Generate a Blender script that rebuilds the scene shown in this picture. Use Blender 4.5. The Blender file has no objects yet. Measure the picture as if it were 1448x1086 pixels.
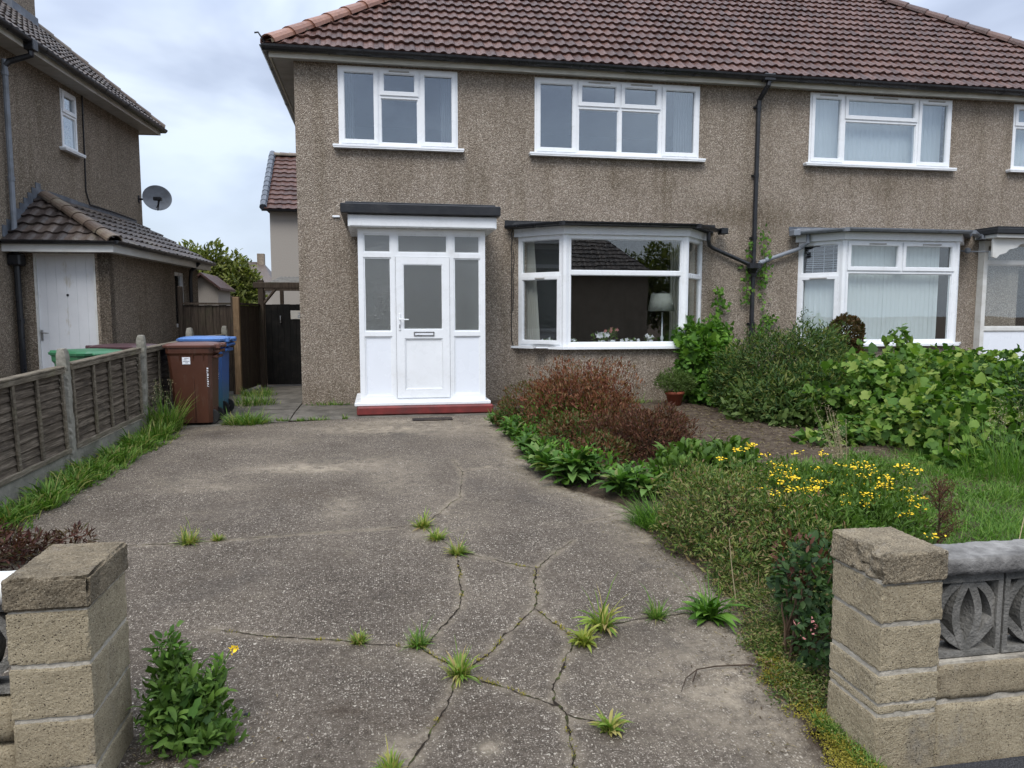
import bpy, math, random
import numpy as np
from mathutils import Vector, Matrix, noise as mn
R_ = math.radians
random.seed(7)
scene = bpy.context.scene
C = scene.collection
# ------------------------------------------------------------------ camera
cam = bpy.data.cameras.new('camera'); cam_o = bpy.data.objects.new('camera', cam); C.objects.link(cam_o)
cam_o.location = (0, 0, 1.348); cam_o.rotation_euler = (R_(90 - 5.35), 0, R_(-10.2))
cam.sensor_width = 36; cam.lens = 1050 / 1448 * 36; cam.clip_start = .05; cam.clip_end = 2000
scene.camera = cam_o
# ------------------------------------------------------------------ light
SUN_EL, SUN_AZ = 52, 205          # degrees; azimuth the sun comes from, clockwise from +Y
w = bpy.data.worlds.new('World'); scene.world = w; w.use_nodes = True
nt = w.node_tree; nt.nodes.clear()
def nd(t, **k):
    n = nt.nodes.new(t)
    for a, b in k.items(): setattr(n, a, b)
    return n
out = nd('ShaderNodeOutputWorld'); bg = nd('ShaderNodeBackground'); bg.inputs[1].default_value = .1
sky = nd('ShaderNodeTexSky', sky_type='NISHITA', sun_disc=False)
sky.sun_elevation = R_(SUN_EL); sky.sun_rotation = R_(SUN_AZ); sky.air_density = 1.3; sky.dust_density = 2
tc = nd('ShaderNodeTexCoord'); mp = nd('ShaderNodeMapping'); mp.inputs['Scale'].default_value = (1.0, 1.0, 2.6)
mp.inputs['Location'].default_value = (.35, .1, .2)
n1 = nd('ShaderNodeTexNoise'); n1.inputs['Scale'].default_value = 2.3; n1.inputs['Detail'].default_value = 5; n1.inputs['Roughness'].default_value = .5; n1.inputs['Distortion'].default_value = .25
n2 = nd('ShaderNodeTexNoise'); n2.inputs['Scale'].default_value = 1.5; n2.inputs['Detail'].default_value = 5; n2.inputs['Roughness'].default_value = .55
cr = nd('ShaderNodeValToRGB'); cr.color_ramp.elements[0].position = .36; cr.color_ramp.elements[1].position = .62
cr.color_ramp.elements[0].color = (2.0, 2.4, 3.25, 1); cr.color_ramp.elements[1].color = (4.7, 5.3, 6.3, 1)
e = cr.color_ramp.elements.new(.5); e.color = (3.2, 3.7, 4.75, 1)
cr2 = nd('ShaderNodeValToRGB'); cr2.color_ramp.elements[0].position = .45; cr2.color_ramp.elements[1].position = .7
cr2.color_ramp.elements[0].color = (1, 1, 1, 1); cr2.color_ramp.elements[1].color = (.82, .82, .82, 1)
sx = nd('ShaderNodeSeparateXYZ'); zr = nd('ShaderNodeMapRange')
zr.inputs['From Min'].default_value = .3; zr.inputs['From Max'].default_value = .95; zr.inputs['To Min'].default_value = 1.0; zr.inputs['To Max'].default_value = 2.95
zb = nd('ShaderNodeMapRange')     # brighter, whiter band low over the roofs
zb.inputs['From Min'].default_value = .02; zb.inputs['From Max'].default_value = .3; zb.inputs['To Min'].default_value = .62; zb.inputs['To Max'].default_value = 0
mixc = nd('ShaderNodeMixRGB'); mixs = nd('ShaderNodeMixRGB'); mul = nd('ShaderNodeVectorMath', operation='SCALE')
L = nt.links.new
L(tc.outputs['Generated'], mp.inputs[0]); L(mp.outputs[0], n1.inputs[0]); L(mp.outputs[0], n2.inputs[0])
L(n1.outputs[0], cr.inputs[0]); L(n2.outputs[0], cr2.inputs[0])
L(tc.outputs['Generated'], sx.inputs[0]); L(sx.outputs[2], zr.inputs[0]); L(sx.outputs[2], zb.inputs[0])
L(zb.outputs[0], mixc.inputs[0]); L(cr.outputs[0], mixc.inputs[1]); mixc.inputs[2].default_value = (4.9, 5.6, 6.4, 1)
L(cr2.outputs[0], mixs.inputs[0]); L(sky.outputs[0], mixs.inputs[1]); L(mixc.outputs[0], mixs.inputs[2])
warm = nd('ShaderNodeMixRGB', blend_type='MULTIPLY'); warm.inputs[2].default_value = (1.06, 1.0, .91, 1); wz = nd('ShaderNodeMapRange'); wz.inputs['From Min'].default_value = .35; wz.inputs['From Max'].default_value = .8; L(sx.outputs[2], wz.inputs[0]); L(wz.outputs[0], warm.inputs[0]); L(mixs.outputs[0], warm.inputs[1]); L(warm.outputs[0], mul.inputs[0]); L(zr.outputs[0], mul.inputs['Scale'])
L(mul.outputs[0], bg.inputs[0]); L(bg.outputs[0], out.inputs[0])
sl = bpy.data.lights.new('sun', 'SUN'); so = bpy.data.objects.new('sun', sl); C.objects.link(so)
sl.energy = 1.3; sl.angle = R_(28); sl.color = (1, .97, .93)
az = R_(SUN_AZ); el = R_(SUN_EL)
dvec = Vector((math.sin(az) * math.cos(el), math.cos(az) * math.cos(el), math.sin(el)))
so.rotation_euler = dvec.to_track_quat('Z', 'Y').to_euler()
scene.view_settings.view_transform = 'Standard'; scene.view_settings.look = 'None'
scene.view_settings.exposure = .9; scene.view_settings.gamma = 1
scene.render.engine = 'CYCLES'
scene.cycles.max_bounces = 8; scene.cycles.transparent_max_bounces = 16

# ------------------------------------------------------------------ material helpers
MATS = {}
class NT:
    def __init__(s, name):
        s.m = bpy.data.materials.new(name); s.m.use_nodes = True; s.t = s.m.node_tree
        s.t.nodes.clear(); s.out = s.n('ShaderNodeOutputMaterial'); s.tc = s.n('ShaderNodeTexCoord')
    def n(s, t, **k):
        n = s.t.nodes.new(t)
        for a, b in k.items(): setattr(n, a, b)
        return n
    def l(s, a, b): s.t.links.new(a, b)
    def map(s, scale=(1, 1, 1)):
        m = s.n('ShaderNodeMapping'); m.inputs['Scale'].default_value = scale; s.l(s.tc.outputs['Object'], m.inputs[0]); return m.outputs[0]
    def noise(s, sc, det=4, ro=.55, scale=(1, 1, 1), dist=0):
        n = s.n('ShaderNodeTexNoise'); s.l(s.map(scale), n.inputs[0])
        n.inputs['Scale'].default_value = sc; n.inputs['Detail'].default_value = det; n.inputs['Roughness'].default_value = ro; n.inputs['Distortion'].default_value = dist
        return n.outputs[0]
    def vor(s, sc, feat='F1', out='Distance', scale=(1, 1, 1), vec=None):
        n = s.n('ShaderNodeTexVoronoi', feature=feat); s.l(vec if vec else s.map(scale), n.inputs[0]); n.inputs['Scale'].default_value = sc
        return n.outputs[out]
    def ramp(s, src, stops, interp='LINEAR'):
        r = s.n('ShaderNodeValToRGB'); s.l(src, r.inputs[0]); cr = r.color_ramp; cr.interpolation = interp
        while len(cr.elements) < len(stops): cr.elements.new(.5)
        for e, (p, c) in zip(cr.elements, stops):
            e.position = p; e.color = (c if hasattr(c, '__len__') else (c, c, c)) + (1,) if (hasattr(c, '__len__')) else (c, c, c, 1)
        return r.outputs[0]
    def mix(s, fac, a, b, mode='MIX'):
        m = s.n('ShaderNodeMixRGB', blend_type=mode)
        for i, v in enumerate((fac, a, b)):
            if hasattr(v, 'links') or hasattr(v, 'is_linked'): s.l(v, m.inputs[i])
            elif i == 0: m.inputs[0].default_value = v
            else: m.inputs[i].default_value = tuple(v) + (1,) if hasattr(v, '__len__') else (v, v, v, 1)
        return m.outputs[0]
    def math(s, op, a, b=0.):
        m = s.n('ShaderNodeMath', operation=op)
        for i, v in enumerate((a, b)):
            if hasattr(v, 'is_linked'): s.l(v, m.inputs[i])
            else: m.inputs[i].default_value = v
        return m.outputs[0]
    def attr(s, name, out='Fac'):
        a = s.n('ShaderNodeAttribute', attribute_name=name); return a.outputs[out]
    def bump(s, h, dist=.01, st=1.):
        b = s.n('ShaderNodeBump'); s.l(h, b.inputs['Height']); b.inputs['Distance'].default_value = dist; b.inputs['Strength'].default_value = st; return b.outputs[0]
    def pbr(s, col, rough=.6, spec=.5, normal=None, metal=0, out=True):
        p = s.n('ShaderNodeBsdfPrincipled')
        if hasattr(col, 'is_linked'): s.l(col, p.inputs['Base Color'])
        else: p.inputs['Base Color'].default_value = tuple(col) + (1,)
        if hasattr(rough, 'is_linked'): s.l(rough, p.inputs['Roughness'])
        else: p.inputs['Roughness'].default_value = rough
        p.inputs['Specular IOR Level'].default_value = spec; p.inputs['Metallic'].default_value = metal
        if normal: s.l(normal, p.inputs['Normal'])
        if out: s.l(p.outputs[0], s.out.inputs[0])
        return p.outputs[0]

def m_pebble(name, a=(.195, .157, .122), b=(.375, .31, .245), c=(.64, .56, .47), stain=(.6, .57, .5), tone=1.0):
    t = NT(name)
    v = t.map(); nz = t.n('ShaderNodeTexNoise'); t.l(v, nz.inputs[0]); nz.inputs['Scale'].default_value = 30; nz.inputs['Detail'].default_value = 2
    vm = t.n('ShaderNodeVectorMath', operation='MULTIPLY_ADD'); t.l(nz.outputs['Color'], vm.inputs[0]); vm.inputs[1].default_value = (.03, .03, .03); t.l(v, vm.inputs[2])
    d = t.vor(76, vec=vm.outputs[0]); colr = t.vor(76, out='Color', vec=vm.outputs[0])
    sp = t.n('ShaderNodeSeparateColor'); t.l(colr, sp.inputs[0])
    stone = t.ramp(sp.outputs[0], [(0, tuple(x * .6 for x in b)), (.45, b), (.8, tuple(.5 * (x + y) for x, y in zip(b, c))), (.93, c)])
    col = t.mix(t.ramp(d, [(.42, 0.), (.85, 1.)]), stone, a)
    big = t.noise(1.1, 5, .6); col = t.mix(t.ramp(big, [(.35, 0.), (.7, 1.)]), col, t.mix(1., col, tuple(x * 1.0 for x in (.84, .84, .83)), 'MULTIPLY'))
    st = t.noise(1.4, 6, .7, scale=(2.5, 2.5, .35)); col = t.mix(t.ramp(st, [(.48, 0.), (.72, .75)]), col, t.mix(1., col, stain, 'MULTIPLY'))
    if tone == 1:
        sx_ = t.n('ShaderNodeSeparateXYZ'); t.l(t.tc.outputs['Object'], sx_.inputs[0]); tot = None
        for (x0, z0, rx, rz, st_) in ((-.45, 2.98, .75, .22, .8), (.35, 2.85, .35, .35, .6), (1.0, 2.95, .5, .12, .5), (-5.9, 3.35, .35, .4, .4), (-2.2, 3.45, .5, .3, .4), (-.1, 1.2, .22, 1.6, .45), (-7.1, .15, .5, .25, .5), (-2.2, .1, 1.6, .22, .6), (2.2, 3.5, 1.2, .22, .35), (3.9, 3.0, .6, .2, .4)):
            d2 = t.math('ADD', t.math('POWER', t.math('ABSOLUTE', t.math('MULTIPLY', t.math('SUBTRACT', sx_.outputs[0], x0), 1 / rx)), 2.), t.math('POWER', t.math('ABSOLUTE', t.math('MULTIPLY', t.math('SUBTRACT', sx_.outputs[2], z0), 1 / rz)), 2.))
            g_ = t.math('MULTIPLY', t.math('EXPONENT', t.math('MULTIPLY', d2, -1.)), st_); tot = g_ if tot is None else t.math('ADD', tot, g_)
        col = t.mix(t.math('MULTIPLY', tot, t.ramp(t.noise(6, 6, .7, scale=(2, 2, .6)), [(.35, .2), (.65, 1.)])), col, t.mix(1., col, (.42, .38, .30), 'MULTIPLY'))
    if tone != 1: col = t.mix(1., col, (tone, tone, tone), 'MULTIPLY')
    h = t.ramp(d, [(.1, 1.), (.8, 0.)])
    t.pbr(col, .9, .25, t.bump(h, .012, 1.)); return t.m
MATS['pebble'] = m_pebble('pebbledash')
MATS['pebble_nb'] = m_pebble('pebbledash_brown', a=(.115, .09, .067), b=(.29, .235, .178), c=(.50, .43, .345), tone=1.15)
MATS['render'] = (lambda t: (t.pbr(t.mix(t.noise(30, 5), (.36, .33, .29), (.26, .235, .21)), .9, .2), t.m)[1])(NT('plain_render'))

def m_simple(name, col, rough=.5, spec=.5, var=.12, nsc=6, bump=0, bsc=60, metal=0, dirt=None, dscale=(1, 1, 1), dpos=(.5, .75)):
    t = NT(name); c2 = tuple(x * (1 - var) for x in col)
    c = t.mix(t.ramp(t.noise(nsc, 5, .6), [(.35, 0.), (.65, 1.)]), col, c2)
    if dirt: c = t.mix(t.ramp(t.noise(3.5, 7, .68, scale=dscale), [(dpos[0], 0.), (dpos[1], 1.)]), c, dirt)
    rr = t.ramp(t.noise(nsc * 2.3, 3), [(.3, max(0, rough - .08)), (.7, min(1, rough + .1))])
    t.pbr(c, rr, spec, t.bump(t.noise(bsc, 3), bump) if bump else None, metal); return t.m
MATS['upvc'] = m_simple('white_upvc', (.80, .82, .84), .3, .5, .05, 3, dirt=(.62, .62, .60), dpos=(.55, .95))
MATS['upvc_old'] = m_simple('old_white_paint', (.66, .66, .63), .45, .4, .08, 4, dirt=(.4, .38, .33), dpos=(.5, .9), dscale=(1, 1, 2))
MATS['door_panel'] = m_simple('white_panel', (.78, .81, .86), .25, .5, .03, 2)
MATS['soffit'] = m_simple('soffit_board', (.42, .41, .39), .6, .3, .15, 3, dirt=(.25, .24, .2), dscale=(1, 3, 1))
MATS['fascia'] = m_simple('fascia_board', (.62, .60, .53), .55, .35, .15, 4, dirt=(.33, .31, .24), dscale=(.6, 1, 6), dpos=(.45, .75))
MATS['black'] = m_simple('black_plastic', (.012, .013, .016), .32, .5, .2, 8, dirt=(.035, .036, .038), dpos=(.5, .85))
MATS['dkgrey'] = m_simple('dark_felt', (.025, .027, .031), .7, .3, .25, 10, .003, 200)
MATS['felt_edge'] = m_simple('bitumen_edge', (.01, .0115, .015), .4, .5, .25, 10, .002, 60, dirt=(.03, .03, .032), dpos=(.5, .8))
MATS['greypipe'] = m_simple('grey_pipe', (.20, .22, .25), .45, .5, .15, 6, dirt=(.08, .085, .09), dpos=(.5, .8))
MATS['lead'] = m_simple('lead_flashing', (.10, .115, .14), .5, .5, .3, 8, .004, 30, dirt=(.2, .22, .25), dpos=(.5, .8))
MATS['chrome'] = m_simple('worn_metal', (.5, .5, .5), .3, .5, .1, metal=1)
MATS['rubber'] = m_simple('rubber', (.015, .015, .015), .8, .3)
MATS['red_step'] = m_simple('red_painted_step', (.20, .035, .032), .45, .4, .25, 8, .002, 40, dirt=(.08, .03, .028))
MATS['conc'] = m_simple('fence_concrete', (.27, .255, .215), .9, .2, .25, 12, .006, 45, dirt=(.11, .11, .085), dpos=(.48, .72))
MATS['screen'] = m_simple('grey_cast_concrete', (.215, .205, .185), .88, .2, .35, 20, .008, 90, dirt=(.08, .078, .07), dpos=(.48, .68))
MATS['coping'] = m_simple('pale_coping_concrete', (.27, .26, .245), .85, .2, .35, 22, .006, 90, dirt=(.09, .085, .08), dpos=(.46, .66))
MATS['terracotta'] = m_simple('terracotta', (.28, .075, .04), .7, .3, .2, 10, .002, 60)
MATS['twig'] = m_simple('dry_twig', (.06, .042, .03), .9, .2, .3, 30)
MATS['straw'] = m_simple('straw_stem', (.38, .31, .19), .8, .2, .3, 30)
MATS['stem'] = m_simple('woody_stem', (.07, .045, .028), .9, .2, .3, 30)
MATS['gstem'] = m_simple('green_stem', (.09, .14, .04), .7, .3, .3, 30)
MATS['soil'] = (lambda t: (t.pbr(t.mix(t.ramp(t.noise(9, 8, .75), [(.4, 0.), (.62, 1.)]), t.mix(t.ramp(t.noise(70, 4), [(.4, 0.), (.7, 1.)]), (.045, .030, .022), (.13, .095, .07)), (.16, .125, .09)), .95, .15, t.bump(t.noise(45, 8, .7), .05)), t.m)[1])(NT('soil'))
MATS['asphalt'] = (lambda t: (t.pbr(t.mix(t.ramp(t.vor(140), [(.1, 0.), (.5, 1.)]), (.085, .085, .09), (.032, .033, .036)), .85, .3, t.bump(t.vor(140), .006)), t.m)[1])(NT('asphalt'))
MATS['glass'] = None
def m_glass(name, r0, tint=(1, 1, 1), rough=0.0, wav=.0, gc=(1, 1, 1, 1)):
    t = NT(name); tr = t.n('ShaderNodeBsdfTransparent'); tr.inputs[0].default_value = tint + (1,)
    gl = t.n('ShaderNodeBsdfGlossy'); gl.inputs['Roughness'].default_value = rough; gl.inputs[0].default_value = gc
    if wav: t.l(t.bump(t.noise(1.3, 2), wav), gl.inputs['Normal'])
    lw = t.n('ShaderNodeLayerWeight'); lw.inputs[0].default_value = .5
    f = t.math('POWER', lw.outputs['Facing'], 4.); f = t.math('MULTIPLY', f, 1 - r0); f = t.math('ADD', f, r0)
    mx = t.n('ShaderNodeMixShader'); t.l(f, mx.inputs[0]); t.l(tr.outputs[0], mx.inputs[1]); t.l(gl.outputs[0], mx.inputs[2]); t.l(mx.outputs[0], t.out.inputs[0]); return t.m
MATS['glass'] = m_glass('window_glass', .085, (.96, .98, .98), 0, .001)
MATS['glass_up'] = m_glass('upstairs_window_glass', .15, (.95, .97, .98), 0, .003, (.87, .94, 1.0, 1))
def m_frost():
    t = NT('frosted_glass'); a = t.n('ShaderNodeBsdfTranslucent'); a.inputs[0].default_value = (.82, .84, .82, 1)
    tr = t.n('ShaderNodeBsdfRefraction'); tr.inputs['Roughness'].default_value = .26; tr.inputs['IOR'].default_value = 1.05; tr.inputs[0].default_value = (.82, .84, .83, 1)
    g = t.n('ShaderNodeBsdfGlossy'); g.inputs['Roughness'].default_value = .22; b = t.bump(t.mix(.5, t.noise(38, 6, .7), t.noise(7, 4, .6)), .009, 1.); t.l(b, g.inputs['Normal'])
    m1 = t.n('ShaderNodeMixShader'); m1.inputs[0].default_value = .55; t.l(tr.outputs[0], m1.inputs[1]); t.l(a.outputs[0], m1.inputs[2])
    m2 = t.n('ShaderNodeMixShader'); m2.inputs[0].default_value = .2; t.l(m1.outputs[0], m2.inputs[1]); t.l(g.outputs[0], m2.inputs[2]); t.l(m2.outputs[0], t.out.inputs[0]); return t.m
MATS['frost'] = m_frost()
def m_cloth(name, col):
    t = NT(name); d = t.n('ShaderNodeBsdfDiffuse'); d.inputs[0].default_value = col + (1,); a = t.n('ShaderNodeBsdfTranslucent'); a.inputs[0].default_value = col + (1,)
    m = t.n('ShaderNodeMixShader'); m.inputs[0].default_value = .3; t.l(d.outputs[0], m.inputs[1]); t.l(a.outputs[0], m.inputs[2]); t.l(m.outputs[0], t.out.inputs[0]); return t.m
MATS['curtain'] = m_cloth('cream_curtain', (.62, .60, .54)); MATS['net'] = m_cloth('grey_net_curtain', (.30, .32, .34)); MATS['blind'] = m_cloth('pale_blind_fabric', (.80, .85, .85)); MATS['shade'] = m_cloth('lampshade_fabric', (.40, .41, .37))
MATS['slat'] = m_simple('metal_slat', (.42, .45, .5), .4)
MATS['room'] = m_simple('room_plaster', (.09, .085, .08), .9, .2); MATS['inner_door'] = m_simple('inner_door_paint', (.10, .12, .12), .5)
MATS['ceramic'] = m_simple('white_ceramic', (.7, .72, .75), .25)
MATS['petalw'] = m_simple('white_petal', (.75, .74, .76), .7); MATS['petalp'] = m_simple('pink_petal', (.5, .2, .18), .7)
MATS['petaly'] = m_simple('yellow_petal', (.85, .58, .02), .6, .3, .15, 30)
MATS['foam'] = m_simple('yellow_foam', (.62, .48, .05), .8)
MATS['mat'] = m_simple('worn_rubber_mat', (.035, .028, .026), .9, .2, .4, 20, .01, 60, dirt=(.09, .07, .05))
MATS['nbdoor'] = m_simple('painted_plank_door', (.70, .71, .72), .5, .4, .06, 4, dirt=(.50, .45, .36), dpos=(.58, .74), dscale=(1.5, 1.5, .5))
MATS['sticker'] = m_simple('white_sticker', (.78, .80, .84), .4); MATS['ink'] = m_simple('sticker_print', (.12, .13, .17), .5)
MATS['card'] = m_simple('weathered_sign', (.42, .40, .36), .6, dirt=(.3, .17, .1)); 

def m_tile(name, c1, c2, c3, lich=(.20, .18, .13), lamt=(.6, .8)):
    t = NT(name); r = t.attr('rnd')
    col = t.ramp(r, [(0, c1), (.5, c2), (1, c3)])
    col = t.mix(t.ramp(t.noise(14, 6, .7), [(.4, 0.), (.75, .75)]), col, t.mix(1., col, (.5, .46, .46), 'MULTIPLY'))
    col = t.mix(t.ramp(t.noise(2.2, 8, .75), [(lamt[0], 0.), (lamt[1], .7)]), col, lich)
    t.pbr(col, t.ramp(t.noise(20, 3), [(.3, .38), (.7, .62)]), .5, t.bump(t.noise(90, 4), .004)); return t.m
MATS['tile'] = m_tile('brown_roof_tile', (.050, .020, .014), (.078, .032, .022), (.115, .054, .039))
MATS['hip'] = m_tile('terracotta_hip_tile', (.20, .09, .058), (.25, .115, .075), (.31, .16, .11), lich=(.22, .17, .12))
MATS['tile_nb'] = m_tile('weathered_brown_tile', (.035, .026, .022), (.062, .046, .039), (.10, .075, .06), lich=(.20, .18, .13), lamt=(.56, .72))
MATS['hip_nb'] = m_tile('weathered_hip_tile', (.085, .06, .045), (.12, .085, .062), (.16, .12, .09), lich=(.22, .2, .14), lamt=(.5, .7))
MATS['mortar'] = m_simple('lime_mortar', (.15, .115, .08), .95, .2, .4, 30, .01, 60, dirt=(.09, .08, .055))

def m_wood(name, c1, c2, c3, green=None, gs=(9, 9, .5)):
    t = NT(name); g = t.noise(8, 6, .65, scale=gs); r = t.attr('rnd')
    col = t.ramp(g, [(.3, c1), (.5, c2), (.72, c3)])
    col = t.mix(t.ramp(r, [(0, .0), (1, .5)]), col, t.mix(1., col, (.55, .53, .52), 'MULTIPLY'))
    col = t.mix(t.ramp(t.noise(5, 6, .7), [(.5, 0.), (.75, .65)]), col, (.025, .021, .018))
    if green: col = t.mix(t.ramp(t.noise(3, 5, .7), [(.52, 0.), (.75, .6)]), col, green)
    t.pbr(col, .85, .2, t.bump(g, .006)); return t.m
MATS['wood'] = m_wood('weathered_fence_wood', (.045, .035, .026), (.10, .08, .06), (.24, .20, .155), gs=(7, .45, 9))
MATS['rail'] = m_wood('grey_fence_rail', (.095, .078, .056), (.165, .14, .105), (.28, .245, .19), (.12, .115, .06), gs=(6, .8, 6))
MATS['dkwood'] = m_wood('dark_board_wood', (.028, .020, .014), (.058, .043, .032), (.10, .08, .06), (.04, .045, .022))
MATS['gatewood'] = m_wood('black_stained_wood', (.003, .003, .003), (.005, .005, .0045), (.010, .009, .008))
MATS['orwood'] = m_wood('orange_treated_post', (.11, .07, .038), (.19, .125, .07), (.27, .185, .11))

def m_bin(name, col, low=None):
    t = NT(name); c = t.mix(t.ramp(t.noise(3, 6, .7), [(.4, 0.), (.75, .5)]), col, tuple(x * .55 for x in col))
    c = t.mix(t.ramp(t.noise(5, 6, .7, scale=(3, 3, .5)), [(.55, 0.), (.8, .35)]), c, (.16, .14, .12))
    if low:
        s = t.n('ShaderNodeSeparateXYZ'); t.l(t.tc.outputs['Object'], s.inputs[0]); h = t.math('ADD', s.outputs[2], t.math('MULTIPLY', t.noise(6, 5), .5))
        c = t.mix(t.ramp(h, [(.3, 1.), (.75, 0.)]), c, low)
    t.pbr(c, .42, .45, t.bump(t.noise(120, 2), .001)); return t.m
MATS['bin_brown'] = m_bin('brown_bin_plastic', (.068, .024, .013)); MATS['lid_brown'] = m_bin('brown_lid_plastic', (.125, .052, .038))
MATS['bin_blue'] = m_bin('blue_bin_plastic', (.02, .085, .27), (.03, .10, .07)); MATS['lid_blue'] = m_bin('blue_lid_plastic', (.07, .17, .42))
MATS['bin_green'] = m_bin('green_bin_plastic', (.03, .13, .055)); MATS['lid_green'] = m_bin('green_lid_plastic', (.035, .15, .07)); MATS['lid_mar'] = m_bin('maroon_lid_plastic', (.07, .035, .04))

def m_block(name, a, b, c):
    t = NT(name); r = t.attr('rnd')
    col = t.mix(t.ramp(t.noise(9, 7, .72), [(.38, 0.), (.64, 1.)]), a, b)
    col = t.mix(t.ramp(t.noise(2.6, 6, .7), [(.52, 0.), (.72, .75)]), col, c)
    col = t.mix(t.ramp(t.noise(3.1, 7, .75, scale=(1.3, 1.3, .8)), [(.56, 0.), (.68, .6)]), col, (.33, .315, .29))
    gr = t.noise(150, 6, .85); col = t.mix(t.ramp(gr, [(.40, .75), (.5, 0.)]), col, t.mix(1., col, (.45, .42, .38), 'MULTIPLY')); col = t.mix(t.ramp(gr, [(.54, 0.), (.62, .7)]), col, (.60, .53, .40)); pit = t.vor(95); pf = t.mix(1., t.ramp(pit, [(.12, 1.), (.26, 0.)]), t.ramp(t.noise(36, 4), [(.48, 0.), (.54, 1.)]), 'MULTIPLY')
    col = t.mix(pf, col, (.07, .055, .04))
    col = t.mix(t.ramp(r, [(0, 0.), (1, .6)]), col, t.mix(1., col, (.70, .68, .66), 'MULTIPLY'))
    h = t.mix(.35, t.noise(120, 8, .8), t.ramp(pit, [(.04, 0.), (.3, 1.)])); t.pbr(col, .92, .2, t.bump(h, .02)); return t.m
MATS['block'] = m_block('sandy_concrete_block', (.54, .455, .31), (.40, .335, .225), (.27, .23, .165))
MATS['cap'] = m_block('weathered_cap_block', (.37, .305, .21), (.20, .165, .115), (.09, .075, .055))
MATS['mortar_p'] = m_simple('pillar_mortar', (.46, .42, .35), .95, .2, .3, 20, .006, 80, dirt=(.12, .10, .08))

def m_leaf(name, cols, trans=.3, rough=.5, hue=None):
    t = NT(name); r = t.attr('rnd'); n = len(cols)
    col = t.ramp(r, [(i / (n - 1), c) for i, c in enumerate(cols)])
    p = t.pbr(col, rough + .08, .2, out=False); a = t.n('ShaderNodeBsdfTranslucent'); t.l(t.mix(1., col, (1.3, 1.5, .6), 'MULTIPLY'), a.inputs[0])
    m = t.n('ShaderNodeMixShader'); m.inputs[0].default_value = trans; t.l(p, m.inputs[1]); t.l(a.outputs[0], m.inputs[2]); t.l(m.outputs[0], t.out.inputs[0]); return t.m
LF = dict(
 grass=[(.04, .085, .013), (.07, .15, .022), (.115, .22, .038), (.18, .26, .06), (.28, .25, .10)],
 lawn=[(.045, .10, .015), (.075, .16, .025), (.11, .22, .035), (.18, .26, .06)],
 weed=[(.08, .14, .02), (.14, .23, .035), (.22, .30, .06), (.34, .32, .09), (.30, .22, .10)],
 weedy=[(.14, .20, .03), (.24, .28, .05), (.34, .32, .08)],
 bright=[(.035, .085, .012), (.06, .14, .018), (.10, .21, .03), (.16, .28, .045)],
 vine=[(.028, .065, .012), (.05, .11, .017), (.085, .17, .027), (.14, .23, .04), (.26, .32, .08)],
 dark=[(.014, .032, .012), (.025, .053, .018), (.04, .08, .024), (.065, .115, .035)],
 weedgreen=[(.02, .05, .01), (.035, .085, .015), (.055, .125, .02), (.09, .18, .035)],
 conifer=[(.022, .05, .014), (.035, .075, .02), (.06, .115, .03), (.11, .15, .04), (.18, .18, .05)],
 red=[(.07, .022, .013), (.13, .042, .025), (.19, .07, .04), (.26, .125, .07), (.10, .09, .03)],
 redd=[(.035, .014, .011), (.07, .027, .018), (.11, .042, .028), (.16, .075, .045), (.06, .055, .022)],
 redg=[(.05, .07, .018), (.08, .11, .03), (.13, .05, .03), (.16, .08, .04)],
 maple=[(.03, .012, .011), (.055, .02, .016), (.10, .04, .03), (.07, .07, .03)],
 hosta=[(.03, .075, .016), (.05, .115, .022), (.08, .165, .035), (.13, .22, .06), (.2, .22, .08)],
 yshrub=[(.03, .055, .013), (.055, .10, .02), (.09, .145, .03), (.16, .20, .05), (.24, .22, .09), (.18, .10, .06)],
 gshrub=[(.04, .085, .015), (.07, .13, .022), (.11, .19, .035)],
 dead=[(.06, .025, .017), (.10, .04, .027), (.15, .07, .045)],
 moss=[(.16, .15, .02), (.26, .22, .03), (.36, .29, .05), (.10, .12, .02)],
 straw=[(.26, .21, .13), (.36, .30, .2), (.45, .40, .3)],
 litter=[(.06, .04, .025), (.12, .085, .05), (.22, .17, .11), (.3, .25, .17)],
 bush=[(.05, .07, .018), (.10, .12, .03), (.16, .18, .045), (.24, .24, .07)],
 heather=[(.05, .085, .022), (.08, .125, .03), (.12, .17, .05)],
 topiary=[(.035, .03, .012), (.06, .04, .016), (.09, .05, .02), (.05, .06, .02)])
for k, v in LF.items(): MATS['lf_' + k] = m_leaf(k + '_leaf', v)

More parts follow.
